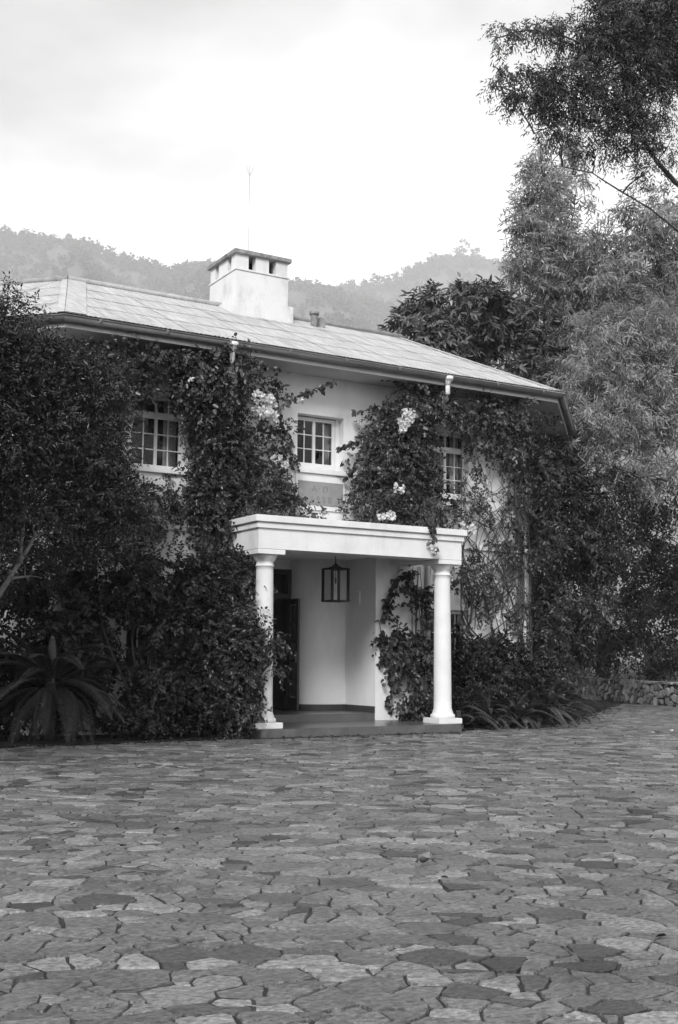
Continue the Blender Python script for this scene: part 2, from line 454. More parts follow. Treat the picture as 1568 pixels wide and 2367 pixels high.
def shown(Q):
    cx = sum(p[0] for p in Q)/len(Q); cy_ = sum(p[1] for p in Q)/len(Q); D = depth((cx, cy_, 0))
    p = Vector((cx, cy_, 0))-CAM; u = p.dot(Rt)/p.dot(Fw); v = p.dot(Up)/p.dot(Fw)
    inframe = abs(u) < .30 and v > -.452
    return area(Q)/D**3 if inframe else 0
stones.sort(key=shown, reverse=True)
rest = []
for i, Q in enumerate(stones):
    c, V, n = stone_geo(Q, rnd.uniform(.004, .011), (rnd.uniform(-.022, .022), rnd.uniform(-.022, .022)), rnd.uniform(.002, .006))
    t = min(1, max(0, rnd.gauss(.5, .13))); q_ = rnd.random()
    if q_ < .10: t = rnd.uniform(.0, .2)
    elif q_ < .28: t = rnd.uniform(.85, 1.25)
    if i < 300:
        link('paving_stone', stone_mesh('paving_stone', [(V, n, t)], M['stone']), court, (c[0], c[1], .004))
    else:
        rest.append(([(v[0]+c[0], v[1]+c[1], v[2]+.004) for v in V], n, t))
ps = link('paving_stones', stone_mesh('paving_stones', rest, M['stone']), court); ps['kind'] = 'stuff'

# planting beds (soil)
def bed(name, poly, h):
    mb = MB(); mb.prism([(p[0], p[1], 0) for p in poly], Vector((0, 0, .008)), Vector((0, 0, h)))
    o = mb.build(name, M['soil'], bevel=.03); tag(o, kind='structure')
bed('planting_bed', [(-12, -2.0), (-5.9, -1.70), (-1.97, -1.50), (-1.97, -.02), (-4.6, -.02), (-12, 6)], .03)
bed('planting_bed', [(2.0, -.02), (2.0, -1.12), (4.2, -1.13), (11.2, 4.75), (10.2, 5.6), (4.63, -.02)], .03)
bed('planting_bed', [(16.4, 12.4), (15.45, 9.7), (12.7, 1.6), (15, .5), (40, 0), (45, 30), (20, 40)], .5)

# ------------------------------------------------------------------ house
house = thing('house', 'two-storey white plastered house with hipped metal roof, chimney and columned porch', 'house')
BX = 4.63                                             # half width of the front wall
WLR = Vector((math.cos(math.radians(45)), math.sin(math.radians(45)), 0))     # right wing runs back at 45 degrees
WLL = Vector((-WLR.x, WLR.y, 0))
# (x0, x1, z0, z1): openings of the front wall
OPEN = [(-.46, .48, 4.53, 5.50), (-3.52, -2.58, 4.28, 5.50), (2.32, 3.27, 4.28, 5.50),
        (-3.52, -2.58, .95, 2.13), (2.32, 3.27, .95, 2.13), (-1.175, 1.175, 0, 3.05)]
def front_wall():
    mb = MB(); xs = sorted({-BX, BX}|{o[0] for o in OPEN}|{o[1] for o in OPEN}); zs = sorted({0, 6.2}|{o[2] for o in OPEN}|{o[3] for o in OPEN})
    for a, b in zip(xs, xs[1:]):
        for c, d in zip(zs, zs[1:]):
            mx, mz = (a+b)/2, (c+d)/2
            if any(o[0] < mx < o[1] and o[2] < mz < o[3] for o in OPEN): continue
            mb.quad((a, 0, c), (b, 0, c), (b, 0, d), (a, 0, d))
    for x0, x1, z0, z1 in OPEN[:5]:
        t = .30
        mb.quad((x0, 0, z0), (x0, t, z0), (x0, t, z1), (x0, 0, z1)); mb.quad((x1, 0, z0), (x1, 0, z1), (x1, t, z1), (x1, t, z0))
        mb.quad((x0, 0, z1), (x0, t, z1), (x1, t, z1), (x1, 0, z1)); mb.quad((x0, 0, z0), (x1, 0, z0), (x1, t, z0), (x0, t, z0))
    bmesh.ops.remove_doubles(mb.bm, verts=mb.bm.verts, dist=1e-5)
    return mb.build('wall', M['white_wall'], house)
front_wall()
# wings, back and inner shell
for side, W in ((1, WLR), (-1, WLL)):
    a = Vector((side*BX, 0, 0)); b = a+W*10; nrm = Vector((-side*W.y, abs(W.x), 0))*.3
    nrm = Vector((-side*.2121, .2121, 0))
    MB().prism([a, b, b+nrm, a+nrm+Vector((0, .1, 0))], Vector((0, 0, 0)), Vector((0, 0, 6.2))).build('wall', M['white_wall'], house)
MB().prism([(-11.6, 7.3, 0), (-9, 9, 0), (-3, 6.8, 0), (3, 6.8, 0), (9, 9, 0), (11.6, 7.3, 0), (9.2, 9.4, 0), (3.1, 7.1, 0), (-3.1, 7.1, 0), (-9.2, 9.4, 0)],
           Vector((0, 0, 0)), Vector((0, 0, 6.2))).build('wall', M['white_wall'], house)
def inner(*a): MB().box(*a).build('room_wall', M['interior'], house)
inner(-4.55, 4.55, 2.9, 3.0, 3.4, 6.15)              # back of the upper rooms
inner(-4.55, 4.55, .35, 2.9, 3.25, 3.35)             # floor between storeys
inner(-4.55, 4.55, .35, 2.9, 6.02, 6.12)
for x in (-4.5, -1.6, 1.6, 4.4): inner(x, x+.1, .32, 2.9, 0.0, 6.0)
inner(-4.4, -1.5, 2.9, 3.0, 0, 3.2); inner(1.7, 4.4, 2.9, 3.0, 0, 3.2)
# entrance recess: jambs, back wall with doorway, ceiling, floor
RC, RY = 1.05, 1.62
DX0, DX1, DZT = -.80, .32, 2.87
mb = MB()
mb.quad((-1.175, 0, .14), (-1.175, RY, .14), (-1.175, RY, 3.05), (-1.175, 0, 3.05))
mb.quad((1.175, 0, .14), (1.175, 0, 3.05), (1.175, RC, 3.05), (1.175, RC, .14))
mb.quad((-1.175, 0, 3.05), (-1.175, RY, 3.05), (1.175, RY, 3.05), (1.175, 0, 3.05))
mb.quad((-1.175, RY, .27), (DX0, RY, .27), (DX0, RY, 3.05), (-1.175, RY, 3.05))
mb.quad((DX0, RY, DZT), (DX1, RY, DZT), (DX1, RY, 3.05), (DX0, RY, 3.05))
mb.build('wall', M['white_wall'], house)
curve = [(1.175, RC), (1.0, RC+.002)]+[(1.0-.68*math.sin(t_*math.pi/2/12), RC+.57*(1-math.cos(t_*math.pi/2/12))) for t_ in range(1, 13)]
link('curved_wall', npmesh('curved_wall', [(x, y, z) for x, y in curve for z in (.27, 3.05)], [[2*i, 2*i+1, 2*i+3, 2*i+2] for i in range(len(curve)-1)], [M['white_wall']], smooth=True), house)
sk = [(x-.004 if i else x-.02, y-.018) for i, (x, y) in enumerate(curve[:-2])]
link('skirting', npmesh('skirting', [(x, y, z) for x, y in sk for z in (.27, .385)], [[2*i, 2*i+1, 2*i+3, 2*i+2] for i in range(len(sk)-1)], [M['dark_paint']]), house)
MB().box(-1.17, 1.17, .012, RY+1.0, .143, .27).build('recess_floor', M['floor'], house)
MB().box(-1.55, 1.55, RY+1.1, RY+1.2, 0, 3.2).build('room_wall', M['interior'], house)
# skirting
MB().box(1.155, 1.173, .01, RC-.022, .27, .385).build('skirting', M['dark_paint'], house)
# door: frame with transom, two narrow glazed leaves, one opened outwards
door = MB()
door.box(DX0, DX0+.07, RY-.02, RY+.12, .27, DZT).box(DX1-.07, DX1, RY-.02, RY+.12, .27, DZT)
door.box(DX0+.07, DX1-.07, RY-.02, RY+.12, DZT-.08, DZT).box(DX0+.07, DX1-.07, RY-.02, RY+.12, 2.31, 2.41)
door.box(-.57, -.51, RY, RY+.1, 2.41, DZT-.08)
door = door.build('door', M['dark_wood'], house)
for x0, x1 in ((DX0+.07, -.57), (-.51, DX1-.07)):
    MB().quad((x0, RY+.05, 2.41), (x1, RY+.05, 2.41), (x1, RY+.05, DZT-.08), (x0, RY+.05, DZT-.08)).build('transom_pane', M['glass'], door)
def leaf(hx, ang, sgn, z0, z1, w=.49):
    mt = Matrix.Translation((hx, RY-.01, 0)) @ Matrix.Rotation(ang, 4, 'Z')
    zz_ = [z0+.22]+[z0+.22+(z1-z0-.32)*k/5 for k in range(1, 6)]
    mb = MB()
    mb.box(0, .09, -.02, .02, z0, z1, mt).box(w-.09, w, -.02, .02, z0, z1, mt)
    mb.box(.09, w-.09, -.02, .02, z0, z0+.22, mt).box(.09, w-.09, -.02, .02, z1-.1, z1, mt)
    for z in zz_[1:-1]: mb.box(.09, w-.09, -.015, .015, z-.018, z+.018, mt)
    lf = mb.build('door_leaf', M['dark_wood'], house)
    for a, b in zip(zz_, zz_[1:]):
        MB().quad(*[mt @ Vector(q) for q in ((.091, 0, a+.018), (w-.091, 0, a+.018), (w-.091, 0, b-.018), (.091, 0, b-.018))]).build('pane', M['door_glass'], lf)
    MB().box(w-.07, w-.04, -.035, -.021, z0+.86, z0+1.06, mt).box(w-.15, w-.03, -.07, -.05, z0+.98, z0+1.0, mt).box(w-.06, w-.045, -.05, -.034, z0+.98, z0+1.0, mt).build('handle', M['steel'], lf)
    return lf
leaf(DX1-.035, math.radians(-97), 1, .285, 2.31)
leaf(DX0+.035, math.radians(75), 1, .285, 2.31)
# porch floor and step
MB().box(-1.90, 1.86, -1.637, -.002, .004, .14).build('porch_step', M['step_stone'], house, bevel=.012)
MB().box(-1.84, 1.80, -1.58, -.004, .1405, .1435).build('porch_floor', M['floor'], house)
# portico
def column(x, y, zb0, zt0):
    r = .150; h0 = zb0+.09
    prof = [(.205, h0+.001), (.212, h0+.03), (.205, h0+.06), (.18, h0+.075), (.178, h0+.095), (r*1.03, h0+.16), (r*1.01, h0+.35), (r, h0+.8),
            (r*.97, h0+1.5), (r*.91, zt0-.34), (r*.90, zt0-.27), (r*1.0, zt0-.262), (r*1.0, zt0-.245), (r*.91, zt0-.238), (r*.91, zt0-.19), (r*1.02, zt0-.175), (r*1.12, zt0-.15), (r*1.32, zt0-.105), (r*1.38, zt0-.083)]
    c = MB().lathe(x, y, prof, 36).build('column', M['white_paint'], house)
    MB().box(x-.238, x+.238, y-.238, y+.238, zb0, zb0+.09).build('plinth', M['white_paint'], c, bevel=.006)
    MB().box(x-.24, x+.24, y-.24, y+.24, zt0-.082, zt0-.004).build('capital', M['white_paint'], c, bevel=.005)
ZB, ZF, ZT = 2.915, 3.235, 3.435
PX, PY = 1.955, -1.522
column(-1.715, -1.282, .144, ZB); column(1.715, -1.282, .144, ZB)
ent = MB()
ent.box(-PX, PX, PY, PY+.46, ZB, ZF)
ent.box(-PX, -PX+.46, PY+.46, -.003, ZB, ZF).box(PX-.46, PX, PY+.46, -.003, ZB, ZF)
ent = ent.build('entablature', M['white_paint'], house)
MB().box(-PX-.035, PX+.035, PY-.035, -.003, ZF, ZF+.085).build('cornice', M['white_paint'], ent, bevel=.004)
MB().box(-PX-.075, PX+.075, PY-.075, -.003, ZF+.095, ZT).build('cornice', M['white_paint'], ent, bevel=.006)
MB().box(-PX-.02, PX+.02, PY-.02, -.003, ZF+.086, ZF+.094).build('cornice', M['white_paint'], ent)
MB().box(-PX+.461, PX-.461, PY+.461, -.003, ZB+.12, ZB+.18).build('porch_ceiling', M['white_paint'], house)
# string course
MB().box(PX+.08, BX+.03, -.05, -.002, 3.28, 3.36).build('string_course', M['white_wall'], house, bevel=.006)
MB().box(-BX-.03, -PX-.08, -.05, -.002, 3.28, 3.36).build('string_course', M['white_wall'], house, bevel=.006)
# windows
def window(x0, x1, z0, z1, y, cols, rows, transom=None, sill=True, curtain=None, deep=.05):
    fr = .036; mid = (x0+x1)/2
    mb = MB(); e = .002
    mb.box(x0+e, x0+fr, y, y+deep, z0+e, z1-e).box(x1-fr, x1-e, y, y+deep, z0+e, z1-e)
    mb.box(x0+fr, x1-fr, y, y+deep, z1-fr, z1-e).box(x0+fr, x1-fr, y, y+deep, z0+e, z0+fr)
    if transom: mb.box(x0+fr, x1-fr, y-.012, y+deep, transom-.03, transom+.03)
    w = mb.build('window', M['white_trim'], house)
    parts = [(z0+fr, (transom-.03) if transom else z1-fr, rows)]
    if transom: parts.append((transom+.03, z1-fr, 1))
    for (a, b, rw) in parts:
        for (s0, s1) in ((x0+fr, mid-.002), (mid+.002, x1-fr)):
            st = .024; yy = y+.006
            sm = MB()
            sm.box(s0, s0+st, yy, yy+.035, a, b).box(s1-st, s1, yy, yy+.035, a, b).box(s0+st, s1-st, yy, yy+.035, a, a+st).box(s0+st, s1-st, yy, yy+.035, b-st, b)
            bw_, bh = (s1-s0-2*st)/cols, (b-a-2*st)/rw
            for k in range(1, cols): sm.box(s0+st+bw_*k-.008, s0+st+bw_*k+.008, yy+.004, yy+.03, a+st, b-st)
            for k in range(1, rw):
                for c in range(cols): sm.box(s0+st+bw_*c+.0081, s0+st+bw_*(c+1)-.0081, yy+.005, yy+.029, a+st+bh*k-.008, a+st+bh*k+.008)
            sm.build('sash', M['white_trim'], w)
            for c in range(cols):
                for k in range(rw):
                    pm = MB(); j = random.uniform(-.0012, .0012)
                    pm.quad((s0+st+bw_*c+.005, yy+.018, a+st+bh*k+.005), (s0+st+bw_*(c+1)-.005, yy+.018+j, a+st+bh*k+.005), (s0+st+bw_*(c+1)-.005, yy+.018, a+st+bh*(k+1)-.005), (s0+st+bw_*c+.005, yy+.018-j, a+st+bh*(k+1)-.005))
                    pm.build('pane', M['glass'], w)
    if sill:
        MB().box(x0-.02, x1+.02, -.06, y-.001, z0-.085, z0).build('sill', M['white_paint'], w, bevel=.006)
    if curtain:
        for cx0, cx1 in curtain:
            n = 18; V = []
            for i in range(n+1):
                x = cx0+(cx1-cx0)*i/n; yc = y+.17+.025*math.sin(i*1.9)
                V += [(x, yc, z0+.02), (x, yc, z1-.02)]
            link('curtain', npmesh('curtain', V, [[2*i, 2*i+2, 2*i+3, 2*i+1] for i in range(n)], [M['curtain']], smooth=True), w)
    return w
window(-.455, .40, 4.60, 5.48, .17, 2, 3, sill=False, curtain=[(.24, .39)])
window(-3.515, -2.585, 4.285, 5.495, .10, 2, 3, 5.17, curtain=[(-2.86, -2.62)])
window(2.325, 3.265, 4.285, 5.495, .10, 2, 3, 5.17, curtain=[(3.02, 3.23)])
window(2.325, 3.265, .955, 2.125, .10, 2, 3)
window(-3.515, -2.585, .955, 2.125, .10, 2, 3)
# surround filling beside the centre window, its sill and the band with the date stone below
MB().box(.402, .478, .15, .29, 4.535, 5.495).build('window_jamb', M['white_wall'], house)
MB().box(-.452, .40, .15, .29, 4.535, 4.60).build('window_sill', M['white_paint'], house)
MB().box(-.50, .50, -.075, -.002, 4.44, 4.525).build('window_sill', M['white_paint'], house, bevel=.006)
MB().box(-.50, .50, -.03, -.002, 3.80, 4.435).build('plaque_surround', M['white_paint'], house)
plq = MB().box(-.455, .455, -.042, -.031, 3.885, 4.30).build('plaque', M['plaque'], house, bevel=.002)
def text(body, size, x, z, parent):
    cu = bpy.data.curves.new('inscription', 'FONT'); cu.body = body; cu.size = size; cu.extrude = .003; cu.align_x = 'CENTER'; cu.space_character = 1.5
    tmp = bpy.data.objects.new('inscription_curve', cu); COL.objects.link(tmp)
    me = bpy.data.meshes.new_from_object(tmp.evaluated_get(bpy.context.evaluated_depsgraph_get()))
    bpy.data.objects.remove(tmp); me.materials.clear(); me.materials.append(M['letters'])
    o = link('inscription', me, parent, (x, -.0435, z)); o.rotation_euler = (math.pi/2, 0, 0)
text('A\u00b7D', .15, -.02, 4.125, plq); text('1938', .16, .0, 3.935, plq)
# small box on the recess side wall
wb = tag(MB().box(1.135, 1.172, .50, .64, 2.22, 2.46).build('wall_box', M['white_trim'], bevel=.006), 'small pale box fixed high on the side wall of the entrance recess', 'wall box')

# ---- roof
EY, EZ, RYD, RZ = -.80, 6.372, 2.994, 8.162
EXL, EXR, RXL, RXR = -4.92, 4.93, -3.73, 3.73
roof = link('roof', None, house)
def corr_sheet(w, L, amp=.0065, per=.0767):
    n = int(round(w/per))*4; V = []
    for i in range(n+1):
        x = w*i/n; z = amp*math.sin(2*math.pi*x/per)
        V += [(x, 0, z), (x, L, z)]
    F = [[2*i, 2*i+2, 2*i+3, 2*i+1] for i in range(n)]
    return np.array(V), np.array(F)
def sheet_slope(org, ax, up, length, height, cl_l, cl_r, rows=4, sw=.69):
    """lay corrugated sheets on a slope; org = eave start, ax = along the eave, up = up the slope (unit), clipped by two lines in (s,t)"""
    nrm = ax.cross(up).normalized()
    if nrm.z < 0: nrm = -nrm
    rh = height/rows
    cols = int(math.ceil(length/sw)); cache = None
    for r in range(rows):
        for c in range(-1 if cl_l[1] < 0 else 0, cols):
            s0, t0 = c*sw, r*rh
            V, F = corr_sheet(sw-.003, rh+(.05 if r < rows-1 else 0))
            bm = bmesh.new(); vs = [bm.verts.new((v[0]+s0, v[1]+t0-(.0), v[2]+.016+.006*(1-v[1]/rh)+.002*((c % 2)))) for v in V]
            for f in F: bm.faces.new([vs[i] for i in f])
            cut = False
            for (a, k, sgn) in ((cl_l[0], cl_l[1], 1), (cl_r[0], cl_r[1], -1)):
                if a is None: continue
                # line s = a + k*t ; keep sgn*(s - a - k t) >= 0
                no = Vector((sgn, -sgn*k, 0)).normalized()
                bmesh.ops.bisect_plane(bm, geom=bm.verts[:]+bm.edges[:]+bm.faces[:], plane_co=(a, 0, 0), plane_no=no, clear_inner=True)
            if len(bm.faces) < 3: bm.free(); continue
            j = random.uniform(-.0008, .0008)
            for v in bm.verts:
                p = org+ax*v.co.x+up*v.co.y+nrm*(v.co.z+j); v.co = p
            for f in bm.faces: f.smooth = True
            me = bpy.data.meshes.new('roof_sheet'); bm.to_mesh(me); bm.free(); me.materials.append(M['roof'])
            link('roof_sheet', me, roof)
# front slope
upv = Vector((0, RYD-EY, RZ-EZ)); H = upv.length; upn = upv/H
sheet_slope(Vector((EXL, EY, EZ)), Vector((1, 0, 0)), upn, EXR-EXL, H, (0, (RXL-EXL)/H), (EXR-EXL, (RXR-EXR)/H))
# left wing slope (runs back at 45 degrees to the left)
inn = Vector((WLL.y, -WLL.x, 0))          # inward horizontal normal of the left wing
if inn.y < 0: inn = -inn
ridge_l = Vector((RXL, RYD, RZ)); eave_l = Vector((EXL, EY, EZ)); dlt = ridge_l-eave_l
run = dlt.dot(inn); sh = dlt.dot(WLL); upw = inn*run+Vector((0, 0, RZ-EZ)); Hw = upw.length; upwn = upw/Hw
sheet_slope(eave_l, WLL, upwn, 5.6, Hw, (0, sh/Hw), (5.6, 0))
# underlying deck for every slope (also those turned away)
ridge_r = Vector((RXR, RYD, RZ)); eave_r = Vector((EXR, EY, EZ)); inr = Vector((-inn.x, inn.y, 0))
dk = MB()
def deckq(*p): dk.quad(*[Vector(q)-Vector((0, 0, .03)) for q in p])
deckq(eave_l, eave_r, ridge_r, ridge_l)
deckq(eave_l+WLL*10, eave_l, ridge_l, ridge_l+WLL*9); deckq(eave_r, eave_r+WLR*10, ridge_r+WLR*9, ridge_r)
back = Vector((0, 2*(RYD-EY), 0))
bl, br = Vector((-2.6, 6.9, EZ)), Vector((2.6, 6.9, EZ))
deckq(ridge_l, ridge_r, br, bl)
deckq(ridge_r, ridge_r+WLR*9, br+WLR*8, br); deckq(ridge_l+WLL*9, ridge_l, bl, bl+WLL*8)
deckq(eave_r+WLR*10, br+WLR*8, ridge_r+WLR*9); deckq(eave_l+WLL*10, ridge_l+WLL*9, bl+WLL*8)
dk.build('roof_deck', M['roof'], roof)
def cap(name, a, b, r=.055, w=.14, parent=roof):
    mb = MB(); a, b = Vector(a), Vector(b); d = (b-a).normalized(); s = d.cross(Vector((0, 0, 1))).normalized()
    mb.tube([a+Vector((0, 0, .045)), b+Vector((0, 0, .045))], r, 10)
    return mb.build(name, M['ridge'], parent)
cap('ridge_cap', ridge_l, ridge_r); cap('ridge_cap', ridge_l, ridge_l+WLL*9)
# pale flat flashing strip beside the left hip, narrow hip caps
def strip(name, a, b, off, nrm, mt):
    mb = MB(); n = nrm*.030
    mb.prism([a, b, b+off, a+off], n, n+nrm*.006); return mb.build(name, mt, roof)
nf = Vector((1, 0, 0)).cross(upn).normalized(); nw = WLL.cross(upwn).normalized()
if nw.z < 0: nw = -nw
strip('hip_flashing', eave_l+upn*.02, ridge_l, Vector((.34, 0, 0)), nf, M['roof'])
strip('hip_flashing', eave_l, ridge_l, WLL*.12, nw, M['roof'])
strip('hip_flashing', eave_r, ridge_r, Vector((-.18, 0, 0)), nf, M['roof'])
# eaves: soffit, fascia, gutter along front and both wings
def eave_run(a, d, length, outn, m0, m1):
    """fascia board and half-round gutter, mitred by m0/m1 (shear of the ends)"""
    def prof(name, pts, mt):
        mb = MB(); A = []; B = []
        for o, z in pts:
            A.append(mb.bm.verts.new(a+outn*o+d*(m0*o)+Vector((0, 0, z)))); B.append(mb.bm.verts.new(a+outn*o+d*(length+m1*o)+Vector((0, 0, z))))
        n = len(pts)
        for i in range(n): f = mb.bm.faces.new((A[i], A[(i+1) % n], B[(i+1) % n], B[i])); f.smooth = name == 'gutter'
        mb.bm.faces.new(A[::-1]); mb.bm.faces.new(B); return mb.build(name, mt, house)
    prof('fascia', [(0, 6.185), (.022, 6.185), (.022, 6.36), (0, 6.36)], M['fascia'])
    g = []
    for k in range(11):
        th = math.pi+math.pi*k/10; g.append((.092+.066*math.cos(th), 6.335+.085*math.sin(th)))
    g += [(.163, 6.347), (.170, 6.352), (.172, 6.342), (.166, 6.332)]
    gi = [(.092+.058*math.cos(math.pi+math.pi*k/10), 6.337+.075*math.sin(math.pi+math.pi*k/10)) for k in range(10, -1, -1)]
    prof('gutter', g+gi, M['gutter'])
FY = -.696; t22 = math.tan(math.radians(22.5)); FXL, FXR = -4.92+.10*t22, 4.93-.10*t22
eave_run(Vector((FXL, FY, 0)), Vector((1, 0, 0)), FXR-FXL, Vector((0, -1, 0)), -t22, t22)
eave_run(Vector((FXL, FY, 0)), WLL, 9.5, -inn, -t22, 0)
eave_run(Vector((FXR, FY, 0)), WLR, 9.5, -inr, -t22, 0)
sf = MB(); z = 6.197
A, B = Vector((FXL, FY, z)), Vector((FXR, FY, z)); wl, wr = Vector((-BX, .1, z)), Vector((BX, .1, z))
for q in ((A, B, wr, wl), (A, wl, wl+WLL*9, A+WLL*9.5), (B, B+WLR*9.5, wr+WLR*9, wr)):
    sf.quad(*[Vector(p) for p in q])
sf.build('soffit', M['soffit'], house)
# gutter brackets
for k in range(9):
    x = -4.4+k*1.1
    MB().box(x, x+.03, FY-.172, FY-.023, 6.353, 6.359).box(x, x+.03, FY-.178, FY-.173, 6.30, 6.359).build('gutter_bracket', M['gutter'], house)
# downpipes with hopper heads
for x in (-2.11, 2.22):
    yq = FY-.085
    dp = MB().tube([(x, yq, 6.22), (x, yq, 6.02), (x+.02, yq+.06, 5.95), (x+.06, -.12, 5.66), (x+.06, -.06, 5.55), (x+.06, -.06, .1)], .042, 10).build('downpipe', M['white_paint'], house)
    MB().lathe(x, yq, [(.045, 6.17), (.05, 6.22), (.095, 6.27), (.105, 6.275), (.105, 6.335)], 12).build('hopper', M['white_paint'], dp)
# roof vent
vt = MB().tube([(1.23, 2.45, 7.85), (1.23, 2.45, 8.18)], .075, 10).tube([(1.23, 2.45, 8.16), (1.23, 2.45, 8.23)], .1, 10).build('roof_vent', M['weathered_cap'], roof)
MB().box(1.34, 1.46, 2.4, 2.52, 7.85, 8.12).build('roof_vent', M['weathered_cap'], roof)

# ---- chimney
CX0, CX1, CY0, CY1 = -.605, .56, 2.33, 3.56
chim = MB().box(CX0, CX1, CY0, CY1, 7.6, 8.76).build('chimney', M['chimney_render'], house, bevel=.008)
MB().box(CX0-.065, CX1+.10, CY0-.05, CY1+.05, 7.55, 8.19).build('chimney_base', M['chimney_render'], chim, bevel=.01)
MB().box(CX0-.02, CX1+.02, CY0-.02, CY1+.02, 8.761, 8.80).build('chimney_band', M['chimney_render'], chim, bevel=.006)
vx = [CX0, CX0+.28, CX0+.44, CX0+.73, CX0+.89, CX1]
vy = [CY0, CY0+.24, CY0+.40, CY0+.83, CY0+.99, CY1]
t = .16; z0, z1 = 8.801, 9.09
def pier(*a): MB().box(*a).build('chimney_pier', M['chimney_render'], chim)
for yA in (CY0+.012, CY1-t-.012):
    for k in (0, 2, 4): pier(vx[k]+(.012 if k == 0 else 0), vx[k+1]-(.012 if k == 4 else 0), yA, yA+t, z0, z1)
for xA in (CX0+.012, CX1-t-.012):
    pier(xA, xA+t, CY0+.012+t+.001, vy[1], z0, z1); pier(xA, xA+t, vy[2], vy[3], z0, z1); pier(xA, xA+t, vy[4], CY1-.013-t, z0, z1)
MB().box(-.35, -.30+.6, 2.75, 3.1, 8.802, 9.088).build('chimney_core', M['iron'], chim)
MB().box(CX0-.05, CX1+.05, CY0-.05, CY1+.05, 9.091, 9.175).build('chimney_cap', M['weathered_cap'], chim, bevel=.008)
# painted streaks of soot and a crack line stay with the chimney: drip stain strip
# lightning rod
rod = MB().tube([(-.21, 2.60, 9.176), (-.21, 2.60, 10.88)], .0042, 6)
rod.tube([(-.21, 2.60, 10.86), (-.30, 2.60, 11.06)], .003, 5).tube([(-.21, 2.60, 10.86), (-.12, 2.60, 11.05)], .003, 5).tube([(-.21, 2.60, 10.86), (-.215, 2.60, 11.08)], .003, 5)
rod.build('lightning_rod', M['steel'], chim)

# ------------------------------------------------------------------ lantern hanging in the porch
LX, LY, s = -.105, -.75, .155
lan = thing('lantern', 'black square glazed lantern hanging under the porch ceiling', 'lantern', (LX, LY, 2.18))
z0, z1 = 0.0, .54; r = .018
mb = MB()
for sx in (-1, 1):
    for sy in (-1, 1): mb.box(sx*s-r, sx*s+r, sy*s-r, sy*s+r, z0+.012, z1-.016)
for z, h in ((z0-.012, .023), (z1-.016, .026)):
    for sx in (-1, 1): mb.box(sx*s-r-.004, sx*s+r+.004, -s-r-.004, s+r+.004, z, z+h)
    for sy in (-1, 1): mb.box(-s+r+.005, s-r-.005, sy*s-r-.004, sy*s+r+.004, z+.0005, z+h-.0005)
mb.build('lantern_frame', M['iron'], lan)
MB().prism([(-s, -s, 0), (s, -s, 0), (s, s, 0), (-s, s, 0)], Vector((0, 0, z1+.0105)), Vector((0, 0, z1+.016))).lathe(0, 0, [(.13, z1+.0165), (.06, z1+.05), (.016, z1+.09)], 10).build('lantern_top', M['iron'], lan)
MB().tube([(0, 0, z1+.06), (0, 0, .85)], .010, 6).build('hanging_rod', M['iron'], lan)
MB().lathe(0, 0, [(.012, .40), (.018, .38), (.02, .34), (.012, .30), (.004, .285)], 10).tube([(0, 0, .40), (0, 0, z1)], .006, 6).build('bulb', M['dark_paint'], lan)
for k in range(4):
    mt = Matrix.Rotation(k*math.pi/2, 4, 'Z')
    MB().quad(*[mt @ Vector(q) for q in ((-s+r, s, z0+.012), (s-r, s, z0+.012), (s-r, s, z1-.017), (-s+r, s, z1-.017))]).build('pane', M['clear_glass'], lan)

# ------------------------------------------------------------------ foliage
def unit(a): return a/np.maximum(np.linalg.norm(a, axis=1, keepdims=True), 1e-9)
def leaf_arrays(P, Dr, Nn, L, W, fold=.18, droop=.12, round_=False):
    n = len(P); S = unit(np.cross(Dr, Nn)); Nn = unit(np.cross(S, Dr)); L = L[:, None]; W = W[:, None]
    if not round_:
        mid = P+Dr*L*.42
        V = np.stack([P, mid+S*W*.5+Nn*W*fold, P+Dr*L-Nn*L*droop, mid-S*W*.5+Nn*W*fold], 1)
        b = np.arange(n)[:, None]*4
        F = np.concatenate([b+[[0, 1, 2]], b+[[0, 2, 3]]], 1).reshape(-1, 3)
        return V.reshape(-1, 3), F, 2
    V = np.stack([P, P+Dr*L*.22+S*W*.46+Nn*W*fold, P+Dr*L*.66+S*W*.40+Nn*(W*fold-L*droop*.4), P+Dr*L-Nn*L*droop,
                  P+Dr*L*.66-S*W*.40+Nn*(W*fold-L*droop*.4), P+Dr*L*.22-S*W*.46+Nn*W*fold], 1)
    b = np.arange(n)[:, None]*6
    F = np.concatenate([b+[[0, 1, 2, 3]], b+[[0, 3, 4, 5]]], 1).reshape(-1, 4)
    return V.reshape(-1, 3), F, 2
